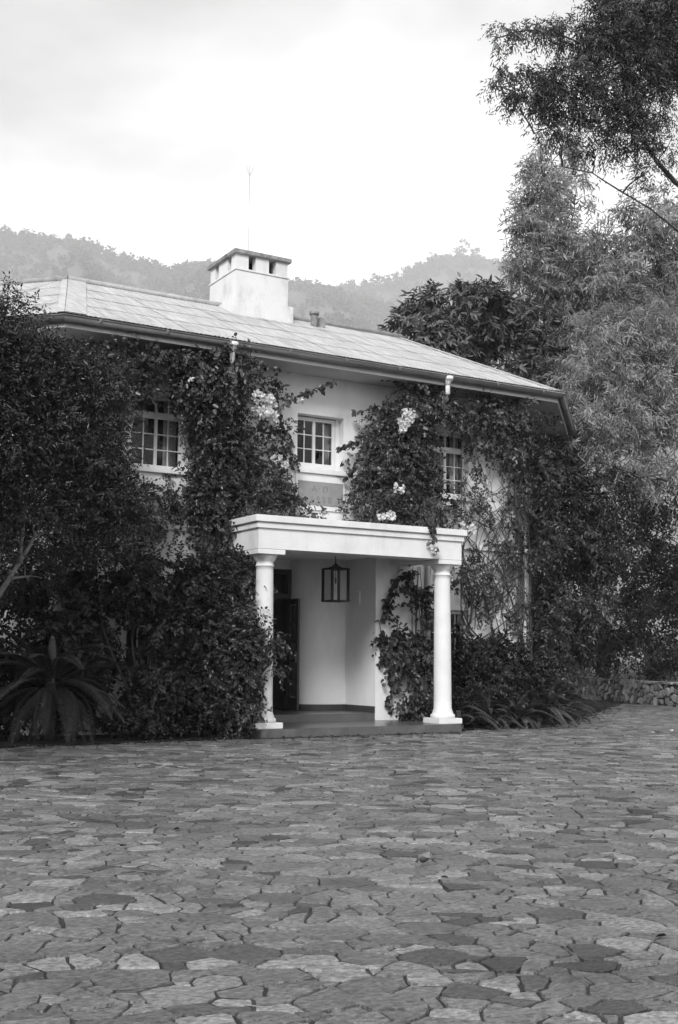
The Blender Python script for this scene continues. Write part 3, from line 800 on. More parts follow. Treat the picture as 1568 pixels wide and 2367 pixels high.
def spray(blobs, twigs, per, tl, L, W, droop=.3, up=.4, clump=5, spread=.42, shell=.55, round_=False, jit=.35, seed=1, leafdroop=.12, outw=.7):
    """blobs: [(centre, (rx, ry, rz), weight)] -> leaf arrays and tone. Twigs sit in clumps through each blob."""
    g = np.random.default_rng(seed); C = []; Rr = []; CT = []
    tw = np.array([b[2]*(b[1][0]*b[1][2]) for b in blobs]); tw = tw/tw.sum()
    P0, OUT, T0 = [], [], []
    for (c, r, w), f in zip(blobs, tw):
        n = max(3, int(twigs*f)); k = max(2, int(clump*max(1, n/60)))
        cc = unit(g.normal(size=(k, 3)))*(shell+(1-shell)*g.random((k, 1)))**.5
        ct = g.random(k)
        idx = g.integers(0, k, n)
        q = cc[idx]+unit(g.normal(size=(n, 3)))*spread*g.random((n, 1))**.45
        o = unit(q*np.array([1, 1, 1.0])+1e-6)
        P0.append(np.array(c)+q*np.array(r)); OUT.append(o); T0.append(ct[idx])
    P0 = np.concatenate(P0); OUT = np.concatenate(OUT); T0 = np.concatenate(T0); n = len(P0)
    td = unit(OUT*outw+g.normal(size=(n, 3))*.45+np.array([0, 0, -droop+.0])+np.array([0, 0, up*.3]))
    ln = tl*(.6+.8*g.random(n))
    t = np.tile(np.linspace(.05, 1, per), n); I = np.repeat(np.arange(n), per); side = np.tile(np.where(np.arange(per) % 2, 1., -1.), n)
    base = P0[I]+td[I]*(ln[I]*t)[:, None]+np.array([0, 0, -1])*(droop*.5*ln[I]*t*t)[:, None]
    ref = unit(OUT*.5+g.normal(size=(n, 3))*.5+np.array([0, 0, up])); sd = unit(np.cross(td, ref))
    d = unit(td[I]*(.35+.6*t)[:, None]+sd[I]*(side*.9)[:, None]+g.normal(size=(n*per, 3))*jit+np.array([0, 0, -droop]))
    nn = unit(ref[I]+OUT[I]*.4+g.normal(size=(n*per, 3))*jit)
    sz = .7+.6*g.random(n*per)
    V, F, k = leaf_arrays(base, d, nn, L*sz, W*sz*(.85+.3*g.random(n*per)), round_=round_, droop=leafdroop)
    tone = np.clip(.55*T0[I]+.45*g.random(n*per), 0, 1)
    return V, F, np.repeat(tone, k), (P0, td, ln)
def crown(name, parent, material, *a, **k):
    V, F, tn, tw = spray(*a, **k)
    return link(name, npmesh(name, V, F, [material], tn), parent), tw
def bez(a, b, sag=0., n=6, wob=.0, g=random):
    a, b = Vector(a), Vector(b); L = (b-a).length; out = []
    ph = g.uniform(0, 6)
    for i in range(n+1):
        t = i/n; p = a.lerp(b, t)+Vector((0, 0, sag*4*t*(1-t)*L))
        p += Vector((math.sin(ph+t*5), math.cos(ph*1.3+t*4), .5*math.sin(ph*2+t*6)))*wob*L*math.sin(math.pi*t)
        out.append(p)
    return out
def taper(a, b, n): return [a+(b-a)*i/(n-1) for i in range(n)]
def tree(name, label, cat, base, top, r, blobs, leafkw, leafm, barkm='bark', group=None, limb=.5, wob=.05, extra=(), stem='trunk'):
    root = thing(name, label, cat, base, group)
    mb = MB(); base = Vector(base); top = Vector(top)
    tr = bez(base, top, 0, 8, .04); mb.tube(tr, taper(r, r*.35, 9), 9)
    nodes = list(tr[2:]) + [Vector(p) for e_ in extra for p in e_[0]]
    order = sorted(blobs, key=lambda q: min((Vector(q[0])-n_).length for n_ in nodes))
    for (c, rr, w) in order:
        c = Vector(c); tgt = c+Vector((0, 0, -.25*rr[2]))
        s0 = min(nodes, key=lambda n_: (n_-tgt).length + 1.2*max(0, n_.z-tgt.z)); ln_ = (s0-tgt).length
        k0 = min(r*.30, .012+.016*ln_)
        pts_ = bez(s0, tgt, .06, 6, wob); mb.tube(pts_, taper(k0, .008, 7), 6); nodes += pts_[2:]
        for _ in range(3):
            e = c+Vector((random.uniform(-1, 1)*rr[0], random.uniform(-1, 1)*rr[1], random.uniform(-.7, .9)*rr[2]))*.75
            mb.tube(bez(pts_[4], e, .05, 4, .06), taper(.012, .004, 5), 5)
    for pts_, r0_, r1_ in extra: mb.tube(pts_, taper(r0_, r1_, len(pts_)), 7)
    mb.build(stem, M[barkm], root, loc=None).matrix_parent_inverse = Matrix.Translation(-base)
    leafkw = dict(leafkw)
    o, tw = crown('crown', root, M[leafm], blobs, **leafkw); o.matrix_parent_inverse = Matrix.Translation(-base)
    return root
def B(u, v, D, ru, rv, w=1.0, rd=None):
    """a foliage mass seen around (u, v) at depth D; radii given as they look, turned into metres"""
    k = D/FPX; rx = ru*k; rz = rv*k
    return (tuple(at(u, v, D)), (rx, (rd if rd else min(rx, 1.2*rz)*.9), rz), w)
def WB(u, v, y, ru, rv, th, w=1.0):
    """the same, on a plane parallel to the front wall"""
    p = atY(u, v, y); k = depth(p)/FPX
    return (tuple(p), (ru*k/.86, th, rv*k), w)
def ground_pt(u, v): p = atZ(u, v, 0); return (p.x, p.y, 0.)
def fix(o, base): o.matrix_parent_inverse = Matrix.Translation(-Vector(base)); return o

def blossom(name, parent, base, blobs, n, size, seed):
    """white bracts in bunches"""
    g = np.random.default_rng(seed); P, D_, Nn, T = [], [], [], []
    for (c, r, w) in blobs:
        k = int(n*w); q = unit(g.normal(size=(k, 3)))*(g.random((k, 1))**.4)*np.array(r)+np.array(c)
        for j in range(3):
            d = unit(unit(q-np.array(c))*.5+g.normal(size=(k, 3))*.7); P.append(q); D_.append(d); Nn.append(unit(g.normal(size=(k, 3))+np.array([-.5, -.8, .4]))); T.append(g.random(k))
    P = np.concatenate(P); D_ = np.concatenate(D_); Nn = np.concatenate(Nn); n_ = len(P); sz = size*(.7+.6*g.random(n_))
    V, F, k = leaf_arrays(P, D_, Nn, sz, sz*.85, round_=True, fold=.25)
    return fix(link('flower_cluster', npmesh(name, V, F, [M['petal']], np.repeat(np.concatenate(T), 2)), parent), base)

# ---- climbing bougainvillea, left part of the front
base = tuple(atY(470, 1690, -.35)); base = (base[0], -.35, .05)
LV = thing('bougainvillea', 'climbing bougainvillea with a big white bloom, left of the porch and up to the gutter', 'climbing plant', base)
lv_blobs = [WB(290, 850, -.55, 60, 50, .30), WB(380, 828, -.5, 60, 22, .3), WB(465, 850, -.5, 50, 55, .35), WB(530, 850, -.55, 45, 55, .32, .9),
            WB(480, 930, -.42, 55, 70, .36, 1.2), WB(530, 930, -.35, 45, 60, .28, 1.1), WB(500, 1030, -.38, 50, 80, .33, 1.1), WB(555, 1060, -.28, 40, 60, .22, .7),
            WB(610, 1050, -.2, 45, 40, .14, .55), WB(650, 1090, -.18, 35, 30, .12, .45), WB(620, 1130, -.2, 50, 40, .16, .7), WB(585, 1170, -.3, 60, 35, .25, .8),
            WB(500, 1140, -.33, 60, 60, .28, .8), WB(420, 1130, -.2, 55, 40, .16, .28), WB(350, 1140, -.2, 60, 45, .16, .3), WB(300, 1200, -.3, 60, 50, .25, .35),
            WB(420, 1210, -.25, 70, 40, .2, .28), WB(500, 1220, -.4, 50, 50, .3, .8), WB(300, 895, -.25, 40, 28, .18, .6), WB(262, 970, -.3, 26, 90, .25, .7),
            WB(600, 900, -.25, 40, 25, .12, .5), WB(640, 965, -.12, 30, 22, .08, .4), WB(665, 1000, -.1, 14, 50, .06, .4), WB(660, 1180, -.25, 50, 18, .14, .6), WB(715, 1190, -.2, 40, 8, .1, .5), WB(262, 1060, -.35, 26, 60, .25, .7)]
o, tw = crown('leaves', LV, M['vine_leaf'], lv_blobs, twigs=3400, per=9, tl=.20, L=.050, W=.036, droop=.35, round_=True, seed=11, clump=7, spread=.5, shell=.25); fix(o, base)
o, tw = crown('leaves', LV, M['vine_leaf'], lv_blobs, twigs=420, per=6, tl=.30, L=.085, W=.062, droop=.5, round_=True, seed=16, clump=9, spread=.55, shell=.6); fix(o, base)
sprig = [atY(u, v, y) for u, v, y in ((560, 1010, -.3), (600, 985, -.35), (640, 945, -.45), (680, 918, -.5), (730, 898, -.55), (780, 880, -.6))]
mb = MB()
for k in range(7):
    u = 455+k*16+random.uniform(-6, 6); mb.tube([atY(u-20+random.uniform(-15, 15), 1690, -.25)]+[atY(u+8*math.sin(vv*.012+k), vv, -.16-.05*(k % 3)) for vv in range(1560, 830, -90)], taper(.028, .010, 10), 6)
mb.tube([atY(445, 1060, -.12), atY(435, 985, -.15), atY(405, 935, -.2), atY(360, 890, -.3)], taper(.016, .008, 4), 5)
mb.tube([atY(440, 1080, -.1), atY(425, 1010, -.12), atY(440, 950, -.2)], taper(.010, .006, 3), 5)
for k in range(34):
    a = lv_blobs[random.randrange(len(lv_blobs))]; b = lv_blobs[random.randrange(len(lv_blobs))]
    if (Vector(a[0])-Vector(b[0])).length < 1.4:
        mb.tube(bez(Vector(a[0])+Vector((0, .05, 0)), Vector(b[0]), random.uniform(-.1, .2), 6, .08), taper(.011, .005, 7), 5)
mb.tube(sprig, taper(.012, .004, 6), 5)
fix(mb.build('stem_tangle', M['vine_stem'], LV), base)['kind'] = 'stuff'
def sprig_leaves(name, parent, base, line, n, L, W, mat_, seed, hang=.8, sp=.05):
    g = np.random.default_rng(seed); t = np.sort(g.random(n)); ls = np.array([list(p) for p in line]); k = len(ls)-1
    i = np.minimum((t*k).astype(int), k-1); f = (t*k-i)[:, None]; P = ls[i]*(1-f)+ls[i+1]*f + g.normal(size=(n, 3))*sp*.3
    tang = unit(ls[i+1]-ls[i]); d = unit(tang*.3+g.normal(size=(n, 3))*.55+np.array([0, 0, -hang]))
    nn = unit(g.normal(size=(n, 3))*.6+np.array([-.4, -.8, .4])); s = .65+.6*g.random(n)
    V, F, kk = leaf_arrays(P, d, nn, L*s, W*s, round_=True)
    return fix(link(name, npmesh(name, V, F, [mat_], np.repeat(g.random(n), kk)), parent), base)
sprig_leaves('leaves', LV, base, sprig, 95, .11, .085, M['vine_leaf'], 3)
sprig_leaves('leaves', LV, base, [atY(648, 960, -.3), atY(660, 1000, -.12), atY(672, 1060, -.1)], 50, .08, .06, M['vine_leaf'], 5, .5)
moreL = [[(560, 850, -.6), (600, 845, -.68), (640, 850, -.7), (675, 862, -.7)], [(640, 1100, -.3), (670, 1130, -.35), (690, 1165, -.3)], [(620, 990, -.3), (655, 1010, -.35), (680, 1050, -.35), (692, 1085, -.3)], [(600, 1180, -.9), (640, 1190, -1.2), (690, 1195, -1.4), (735, 1192, -1.4)],
         [(330, 830, -.6), (310, 800, -.7), (290, 785, -.75)], [(240, 800, -.7), (270, 775, -.75)], [(330, 960, -.4), (300, 975, -.5), (270, 985, -.6)]]
mb = MB()
for q_, l_ in enumerate(moreL):
    l_ = [atY(*p) for p in l_]; mb.tube(l_, taper(.009, .003, len(l_)), 5); sprig_leaves('leaves', LV, base, l_, 34, .075, .055, M['vine_leaf'], 70+q_, .4)
fix(mb.build('sprig', M['vine_stem'], LV), base)['kind'] = 'stuff'
blossom('flowers', LV, base, [WB(600, 918, -.80, 14, 16, .1), WB(622, 930, -.82, 16, 20, .1), WB(612, 950, -.82, 18, 18, .12), WB(632, 962, -.8, 12, 14, .08, .7), WB(596, 945, -.8, 10, 12, .07, .5)], 45, .055, 21)
blossom('flowers', LV, base, [WB(640, 1062, -.45, 14, 9, .07, .5), WB(660, 1072, -.45, 9, 9, .06, .3)], 40, .05, 22)
for k_, b_ in enumerate([WB(442, 875, -.95, 4, 4, .03, .12), WB(693, 925, -.5, 8, 5, .04, .25)]): blossom('flowers', LV, base, [b_], 40, .05, 23+k_)

# ---- climbing bougainvillea, right part of the front
base = (3.9, -.25, .05)
RV = thing('bougainvillea', 'climbing bougainvillea with dangling white trusses, right of the centre window above the porch roof', 'climbing plant', base)
rv_blobs = [WB(905, 960, -.3, 40, 35, .2, .9), WB(960, 960, -.4, 50, 45, .3, 1.1), WB(880, 1020, -.25, 40, 45, .18, .9), WB(940, 1040, -.4, 65, 60, .32, 1.2),
            WB(865, 1090, -.22, 40, 40, .18, .8), WB(930, 1120, -.4, 70, 55, .32, 1.2), WB(990, 1060, -.35, 30, 80, .25, 1), WB(900, 1175, -.45, 70, 35, .3, 1.1), WB(980, 1170, -.5, 55, 45, .32, 1.1),
            WB(835, 1185, -.3, 30, 25, .15, .5), WB(812, 1120, -.12, 14, 30, .08, .35), WB(1040, 935, -.5, 40, 40, .28, .9), WB(1000, 920, -.5, 35, 30, .25, .9), WB(1095, 950, -.45, 50, 35, .28, .85), WB(1150, 955, -.4, 45, 40, .28, .85), WB(1200, 970, -.4, 40, 50, .28, .8),
            WB(1120, 1000, -.25, 50, 35, .2, .7), WB(1180, 1030, -.25, 40, 50, .2, .7), WB(1110, 1060, -.15, 30, 40, .12, .35), WB(1195, 1110, -.25, 22, 70, .2, .6), WB(1100, 1120, -.15, 30, 30, .12, .35), WB(1065, 1175, -.3, 45, 25, .2, .7),
            WB(1150, 1190, -.2, 45, 25, .14, .4), WB(935, 905, -.55, 12, 25, .1, .7), WB(1140, 1270, -.2, 40, 30, .12, .35), WB(1110, 1340, -.2, 22, 45, .12, .5), WB(1160, 1350, -.15, 30, 40, .1, .3), WB(1075, 1330, -.35, 25, 40, .2, 1.0), WB(1130, 1400, -.2, 40, 30, .14, .4), WB(1195, 1250, -.2, 14, 60, .12, .4), WB(1208, 1130, -.1, 14, 70, .16, .9), WB(1210, 1300, -.08, 12, 70, .14, .8), WB(1208, 1440, -.08, 14, 60, .14, .8), WB(1180, 1450, -.15, 25, 40, .14, .5)]
o, tw = crown('leaves', RV, M['vine_leaf'], rv_blobs, twigs=2800, per=9, tl=.20, L=.050, W=.036, droop=.35, round_=True, seed=12, clump=7, spread=.5, shell=.25); fix(o, base)
o, tw = crown('leaves', RV, M['vine_leaf'], rv_blobs, twigs=420, per=6, tl=.30, L=.085, W=.062, droop=.5, round_=True, seed=17, clump=9, spread=.55, shell=.6); fix(o, base)
s1 = [atY(u, v, y) for u, v, y in ((935, 930, -.45), (900, 930, -.4), (870, 940, -.35), (840, 950, -.3), (815, 955, -.25))]
s2 = [atY(u, v, y) for u, v, y in ((900, 985, -.3), (870, 1000, -.3), (840, 1015, -.28), (810, 1025, -.28), (775, 1040, -.25))]
s3 = [atY(u, v, y) for u, v, y in ((860, 1060, -.22), (830, 1065, -.2), (815, 1085, -.18), (800, 1110, -.15))]
s4 = [Vector((1.5, -1.65+.0, 3.50)), Vector((1.50, -1.68, 3.3)), Vector((1.52, -1.66, 3.1)), Vector((1.53, -1.64, 2.98))]
s4 = [atY(1000, 1180, -1.2), atY(1003, 1205, -1.63), atY(1000, 1240, -1.66), atY(1005, 1275, -1.63)]
mb = MB()
for s_ in (s1, s2, s3, s4): mb.tube(s_, taper(.010, .004, len(s_)), 5)
for k in range(46):
    u = 1072+rng.random()*140; v = 1490-rng.random()*120; dr = rng.normal()*14; p = [atY(u, v, -.05)]
    for q in range(1, 11):
        dr = dr*.6+rng.normal()*20; u = min(max(u+dr, 1066), 1212); v -= 18+rng.random()*30; p.append(atY(u, v, -.04-.12*rng.random()))
    mb.tube(p, taper(.010+.006*rng.random(), .004, 11), 5)
for k in range(16):
    u = 1080+rng.random()*100; v = 1180+rng.random()*260
    mb.tube([atY(u+q*(12+4*rng.random()), v-46*math.sin(q*.62)+rng.normal()*6, -.05-.08*rng.random()) for q in range(6)], taper(.008, .004, 6), 5)
mb.tube([atY(1192, 1270, -.08), atY(1200, 1200, -.1), atY(1192, 1150, -.1), atY(1196, 1110, -.14), atY(1207, 1092, -.2), atY(1203, 1130, -.28)], [.03, .04, .045, .045, .035, .02], 8)
for k in range(5):
    u = 1195+rng.random()*14; mb.tube([atY(u+rng.normal()*5, vv, -.06-.05*rng.random()) for vv in range(1500, 940, -60)], taper(.014, .006, 10), 5)
for k in range(30):
    a = rv_blobs[random.randrange(len(rv_blobs))]; b = rv_blobs[random.randrange(len(rv_blobs))]
    if (Vector(a[0])-Vector(b[0])).length < 1.4:
        mb.tube(bez(Vector(a[0]), Vector(b[0]), random.uniform(-.1, .2), 6, .08), taper(.010, .004, 7), 5)
fix(mb.build('stem_tangle', M['vine_stem'], RV), base)['kind'] = 'stuff'
more = [[(1050, 905, -.6), (1090, 885, -.7), (1140, 880, -.72), (1190, 892, -.7)], [(1100, 920, -.5), (1150, 905, -.6), (1210, 915, -.62), (1250, 905, -.6)], [(1000, 1120, -.75), (1006, 1160, -.8), (1002, 1195, -.8)], [(850, 1100, -.3), (822, 1125, -.3), (806, 1160, -.25), (800, 1195, -.2)],
        [(990, 900, -.5), (1010, 880, -.65), (1045, 868, -.75)], [(880, 1050, -.35), (850, 1040, -.4), (815, 1050, -.4), (790, 1075, -.35)], [(1150, 1010, -.3), (1185, 1050, -.35), (1195, 1100, -.3)]]
mb = MB()
for q_, l_ in enumerate(more):
    l_ = [atY(*p) for p in l_]; mb.tube(l_, taper(.009, .003, len(l_)), 5); sprig_leaves('leaves', RV, base, l_, 34, .075, .055, M['vine_leaf'], 60+q_, .4)
fix(mb.build('sprig', M['vine_stem'], RV), base)['kind'] = 'stuff'
for s_, n, sd in ((s1, 45, 1), (s2, 55, 2), (s3, 35, 3), (s4, 40, 4)): sprig_leaves('leaves', RV, base, s_, n, .095, .07, M['vine_leaf'], sd, .5)
blossom('flowers', RV, base, [WB(945, 955, -.85, 12, 10, .07, .7), WB(938, 975, -.85, 15, 12, .08), WB(930, 992, -.85, 8, 8, .05, .5), WB(955, 968, -.85, 9, 9, .05, .5)], 40, .055, 31)
for k_, b_ in enumerate([[WB(922, 1128, -.9, 14, 11, .07, .4)], [WB(880, 1195, -.95, 14, 6, .06, .5), WB(905, 1193, -.95, 10, 10, .06, .5)], [WB(1004, 1270, -1.64, 6, 9, .04, .35)]]): blossom('flowers', RV, base, b_, 40, .05, 32+k_)
for k_, b_ in enumerate([WB(1092, 1222, -.55, 9, 9, .05, .5), WB(1068, 1215, -.55, 6, 6, .04, .3)]): blossom('flowers', RV, base, [b_], 40, .05, 36+k_)

# ---- dense creeper added to darken the side wall round the right corner
base = (5.3, .35, .05)
wing_b = []
for k in range(16):
    sq = .35+.55*(k % 4); zq = .8+1.45*(k//4); p = Vector((BX, 0, 0))+WLR*sq+Vector((.7071, -.7071, 0))*.28
    wing_b.append(((p.x, p.y, zq), (.36, .30, .85), 1.0))
WV = thing('creeper', 'added dark creeper standing in for shade on the side wall just round the right corner of the house', 'climbing plant', base)
o, tw = crown('leaves', WV, M['dark_leaf'], wing_b, twigs=1500, per=9, tl=.24, L=.085, W=.05, droop=.35, round_=False, seed=15, clump=7, spread=.55, shell=.2); fix(o, base)
mb = MB()
for k in range(6):
    p = Vector((BX, 0, 0))+WLR*(.3+.35*k)+Vector((.7071, -.7071, 0))*.06
    mb.tube([p+Vector((.03*math.sin(q*1.7+k), .03*math.cos(q*1.3+k), q*.7)) for q in range(9)], taper(.025, .008, 9), 6)
fix(mb.build('stem', M['vine_stem'], WV), base)

# ---- creeper on the wall inside the porch
base = (1.62, -.25, .15)
PV = thing('creeper', 'heart-leaved creeper arching up the white wall inside the porch behind the right column', 'climbing plant', base)
pv_blobs = [WB(960, 1345, -.12, 35, 35, .1, .9), WB(975, 1420, -.15, 25, 70, .12, .9), WB(935, 1400, -.08, 30, 40, .06, .5), WB(905, 1450, -.08, 25, 40, .06, .6), WB(950, 1500, -.14, 40, 60, .12, 1), WB(905, 1505, -.08, 25, 30, .06, .45), WB(965, 1600, -.3, 40, 50, .22, 1.2), WB(920, 1550, -.08, 15, 35, .05, .35), WB(990, 1500, -.2, 20, 120, .14, .9), WB(935, 1640, -.3, 25, 25, .15, .7)]
o, tw = crown('leaves', PV, M['dark_leaf'], pv_blobs, twigs=330, per=7, tl=.22, L=.085, W=.066, droop=.5, round_=True, seed=14, clump=5, spread=.5, shell=.2); fix(o, base)
c1 = [atY(u, v, -.06) for u, v in ((975, 1660), (960, 1500), (965, 1380), (950, 1325), (920, 1335), (905, 1370), (890, 1400), (878, 1440), (885, 1500), (900, 1560), (915, 1590), (900, 1615), (892, 1625))]
mb = MB(); mb.tube(c1, taper(.014, .005, len(c1)), 5)
for k in range(7): mb.tube([atY(955+k*7+rng.normal()*4, vv, -.07-.02*k % .1) for vv in range(1670, 1300, -60)], taper(.013, .006, 7), 5)
fix(mb.build('stem', M['vine_stem'], PV), base)
sprig_leaves('leaves', PV, base, c1[3:], 110, .115, .095, M['dark_leaf'], 9, .6)

# ---- shrubs in front of the house, left
def shrub(label, base, blobs, matn, twigs, per, tl, L, W, seed, cat='shrub', name='shrub', round_=True, droop=.3, stems=9, **kw):
    root = thing(name, label, cat, base)
    o, tw = crown('leaves', root, M[matn], blobs, twigs=twigs, per=per, tl=tl, L=L, W=W, droop=droop, round_=round_, seed=seed, **kw); fix(o, base)
    mb = MB()
    for k in range(stems):
        b = blobs[k % len(blobs)]; e = Vector(b[0])+Vector((random.uniform(-.5, .5)*b[1][0], random.uniform(-.4, .4)*b[1][1], random.uniform(-.3, .5)*b[1][2]))
        s0 = Vector(base)+Vector((random.uniform(-.25, .25), random.uniform(-.15, .15), -.02)); mb.tube(bez(s0, e, .06, 7, .06), taper(.03, .008, 8), 6)
    fix(mb.build('branches', M['mortar'], root), base)
    return root
bp = (-2.35, -1.0, .05)
shrub('dense small-leaved shrub spilling over the left porch column', bp,
      [B(550, 1450, 18.2, 40, 50, .9, .4), B(535, 1350, 18.5, 55, 60, 1, .45), B(550, 1530, 17.9, 36, 55, .9, .35), B(553, 1610, 17.7, 40, 50, 1, .35), B(540, 1500, 18.0, 60, 90, 1, .5), B(530, 1640, 17.8, 60, 50, 1, .4), B(604, 1480, 17.75, 12, 26, .7, .1), B(632, 1475, 17.8, 15, 22, .6, .12), B(640, 1530, 17.8, 14, 22, .6, .12), B(600, 1570, 17.7, 8, 30, .6, .1), B(640, 1480, 17.8, 16, 16, .5, .1)],
      'vine_leaf', 1900, 9, .20, .055, .04, 41, shell=.3, clump=7)
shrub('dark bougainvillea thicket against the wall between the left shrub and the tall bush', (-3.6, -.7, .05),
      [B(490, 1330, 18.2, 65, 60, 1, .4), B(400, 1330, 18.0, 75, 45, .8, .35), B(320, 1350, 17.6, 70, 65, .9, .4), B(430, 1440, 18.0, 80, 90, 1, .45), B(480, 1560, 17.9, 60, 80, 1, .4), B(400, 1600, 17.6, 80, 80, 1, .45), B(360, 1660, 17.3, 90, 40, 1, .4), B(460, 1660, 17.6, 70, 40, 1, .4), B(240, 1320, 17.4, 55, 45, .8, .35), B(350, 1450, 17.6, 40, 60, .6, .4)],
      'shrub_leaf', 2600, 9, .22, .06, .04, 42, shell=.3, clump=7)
bp = (-5.2, -.9, .05)
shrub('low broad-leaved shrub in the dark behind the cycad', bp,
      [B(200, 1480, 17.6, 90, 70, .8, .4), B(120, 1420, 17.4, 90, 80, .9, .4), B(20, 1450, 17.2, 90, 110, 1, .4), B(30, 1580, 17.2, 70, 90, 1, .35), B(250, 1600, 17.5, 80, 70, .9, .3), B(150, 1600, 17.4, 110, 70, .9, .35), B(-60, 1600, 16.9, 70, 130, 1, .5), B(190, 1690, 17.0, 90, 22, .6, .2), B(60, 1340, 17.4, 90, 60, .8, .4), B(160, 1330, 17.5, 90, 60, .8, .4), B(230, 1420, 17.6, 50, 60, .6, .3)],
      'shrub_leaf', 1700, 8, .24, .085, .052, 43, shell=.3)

# ---- tall bush at the far left
bp = tuple(atZ(-60, 1660, 0))
tb = tree('tall_bush', 'tall loose bush with small bright leaves, rising past the left end of the gutter', 'tree', (bp[0], bp[1], .05), tuple(at(60, 1000, 15.8)), .075,
     [B(20, 760, 15.8, 70, 70), B(-50, 830, 15.6, 70, 90), B(90, 850, 15.9, 80, 50), B(40, 900, 15.8, 90, 80), B(150, 880, 16.2, 90, 55), B(215, 895, 16.6, 75, 48), B(130, 960, 16.0, 100, 70), B(218, 960, 16.6, 60, 60), B(20, 1030, 15.6, 100, 90), B(160, 1060, 16.1, 110, 70), B(222, 1050, 16.6, 55, 60, .9), B(60, 1150, 15.8, 100, 70), B(200, 1150, 16.3, 110, 55), B(280, 1160, 16.8, 60, 40, .7), B(120, 1230, 16.2, 90, 50, .7), B(250, 1235, 16.8, 80, 45, .7), B(-30, 1200, 15.5, 60, 110), B(60, 820, 15.9, 60, 40), B(-110, 1000, 15.3, 90, 200), B(70, 1330, 16.2, 60, 50, .35)],
     dict(twigs=11500, per=10, tl=.28, L=.060, W=.024, droop=.15, up=.6, seed=51, clump=6, spread=.45, shell=.4), 'left_leaf', 'bark_pale', limb=.5,
     extra=[([at(-30, 1420, 15.4), at(20, 1340, 15.5), at(70, 1260, 15.6), at(110, 1180, 15.8)], .045, .015), ([at(45, 1300, 15.5), at(55, 1210, 15.5), at(60, 1140, 15.6), at(75, 1080, 15.7)], .03, .012),
            ([at(95, 1200, 15.7), at(130, 1165, 15.9), at(180, 1170, 16.1), at(215, 1180, 16.2)], .018, .008), ([at(80, 1240, 15.6), at(72, 1190, 15.6), at(100, 1120, 15.7)], .016, .008), ([at(-40, 1440, 15.3), at(10, 1240, 15.4), at(30, 1150, 15.5)], .04, .014)])

# unseen canopy added beyond the left edge to shade the beds
o, tw = crown('crown', tb, M['left_leaf'], [((-9.8, -7.6, 7.0), (1.5, 1.5, 1.2), 1), ((-9.8, -6.4, 5.5), (1.6, 1.5, 1.2), 1), ((-9.8, -5.2, 4.6), (1.5, 1.5, 1.2), 1), ((-9.7, -6.6, 3.3), (1.4, 1.5, 1.2), 1),
    ((-9.6, -4.2, 6.2), (1.5, 1.5, 1.2), 1), ((-11, -6.3, 5.2), (1.6, 1.8, 1.6), 1), ((-9.2, -3.4, 4.2), (1.3, 1.3, 1.3), 1), ((-9.3, -4.6, 2.4), (1.3, 1.4, 1.2), 1)], twigs=3000, per=9, tl=.34, L=.13, W=.06, droop=.2, up=.6, seed=52, clump=6, spread=.5, shell=.3)
fix(o, bp[:2]+(.05,))
mb = MB()
for e in ((-9.8, -7.4, 6.8), (-9.8, -6.4, 5.4), (-9.8, -5.2, 4.5), (-9.7, -6.4, 3.3), (-9.6, -4.2, 6.0), (-9.3, -4.6, 2.4)): mb.tube(bez((bp[0]-.6, bp[1]-.3, 1.2), e, .08, 8, .03), taper(.05, .012, 9), 6)
fix(mb.build('limb', M['bark_pale'], tb), bp[:2]+(.05,))  # limbs added to carry the unseen shading canopy

# ---- cycad
cyb = (-5.02, -1.12, .05)
cyc = thing('cycad', 'cycad with one tall pale upright cone, in the dark bed at lower left', 'cycad', cyb)
def frond_mesh(name, L, nl, ll, lw, arch, mat_, seed, vee=.5, fall=.25):
    """a pinnate frond along +X that arches down; leaflet pairs plus a rib"""
    g = np.random.default_rng(seed); t = np.linspace(.10, .995, nl)
    x = L*t*(1-.12*arch*t); z = L*(arch*.45*t-arch*.75*t*t)
    P = np.stack([x, 0*x, z], 1); tang = unit(np.gradient(P, axis=0)); upn_ = unit(np.cross(np.tile([0, 1., 0], (nl, 1)), tang)*-1)
    Ps, Ds, Ns, Ls = [], [], [], []
    for sgn in (-1, 1):
        prof = np.sin(np.pi*np.clip(t*.93+.07, 0, 1))**.55
        d = unit(tang*(.45+.5*t)[:, None]+np.array([0, sgn, 0])+upn_*vee*.5-np.array([0, 0, fall])+g.normal(size=(nl, 3))*.06)
        Ps.append(P); Ds.append(d); Ns.append(unit(upn_+np.array([0, -sgn*.3, 0]))); Ls.append(ll*prof*(.9+.2*g.random(nl)))
    P_, D_, N_, L_ = map(np.concatenate, (Ps, Ds, Ns, Ls))
    V, F, k = leaf_arrays(P_, D_, N_, L_, np.full(len(L_), lw), fold=.1, droop=.15)
    tn = np.repeat(g.random(len(L_)), 2)
    # rib: thin three-sided tube
    rb = np.concatenate([P[::3], P[-1:]]); n = len(rb); off = len(V); Vr = []
    for i, p in enumerate(rb):
        w = .010*L*(1-.8*i/n)
        Vr += [p+np.array([0, w, 0]), p+np.array([0, -w, 0]), p+np.array([0, 0, -w*1.2])]
    Fr = []
    for i in range(n-1):
        for k2 in range(3):
            a, b = off+3*i+k2, off+3*i+(k2+1) % 3; Fr += [[a, b, b+3], [a, b+3, a+3]]
    V = np.concatenate([V, np.array(Vr)]); F = np.concatenate([F, np.array(Fr)]); tn = np.concatenate([tn, np.full(len(Fr), .6)])
    return npmesh(name, V, F, [mat_], tn)
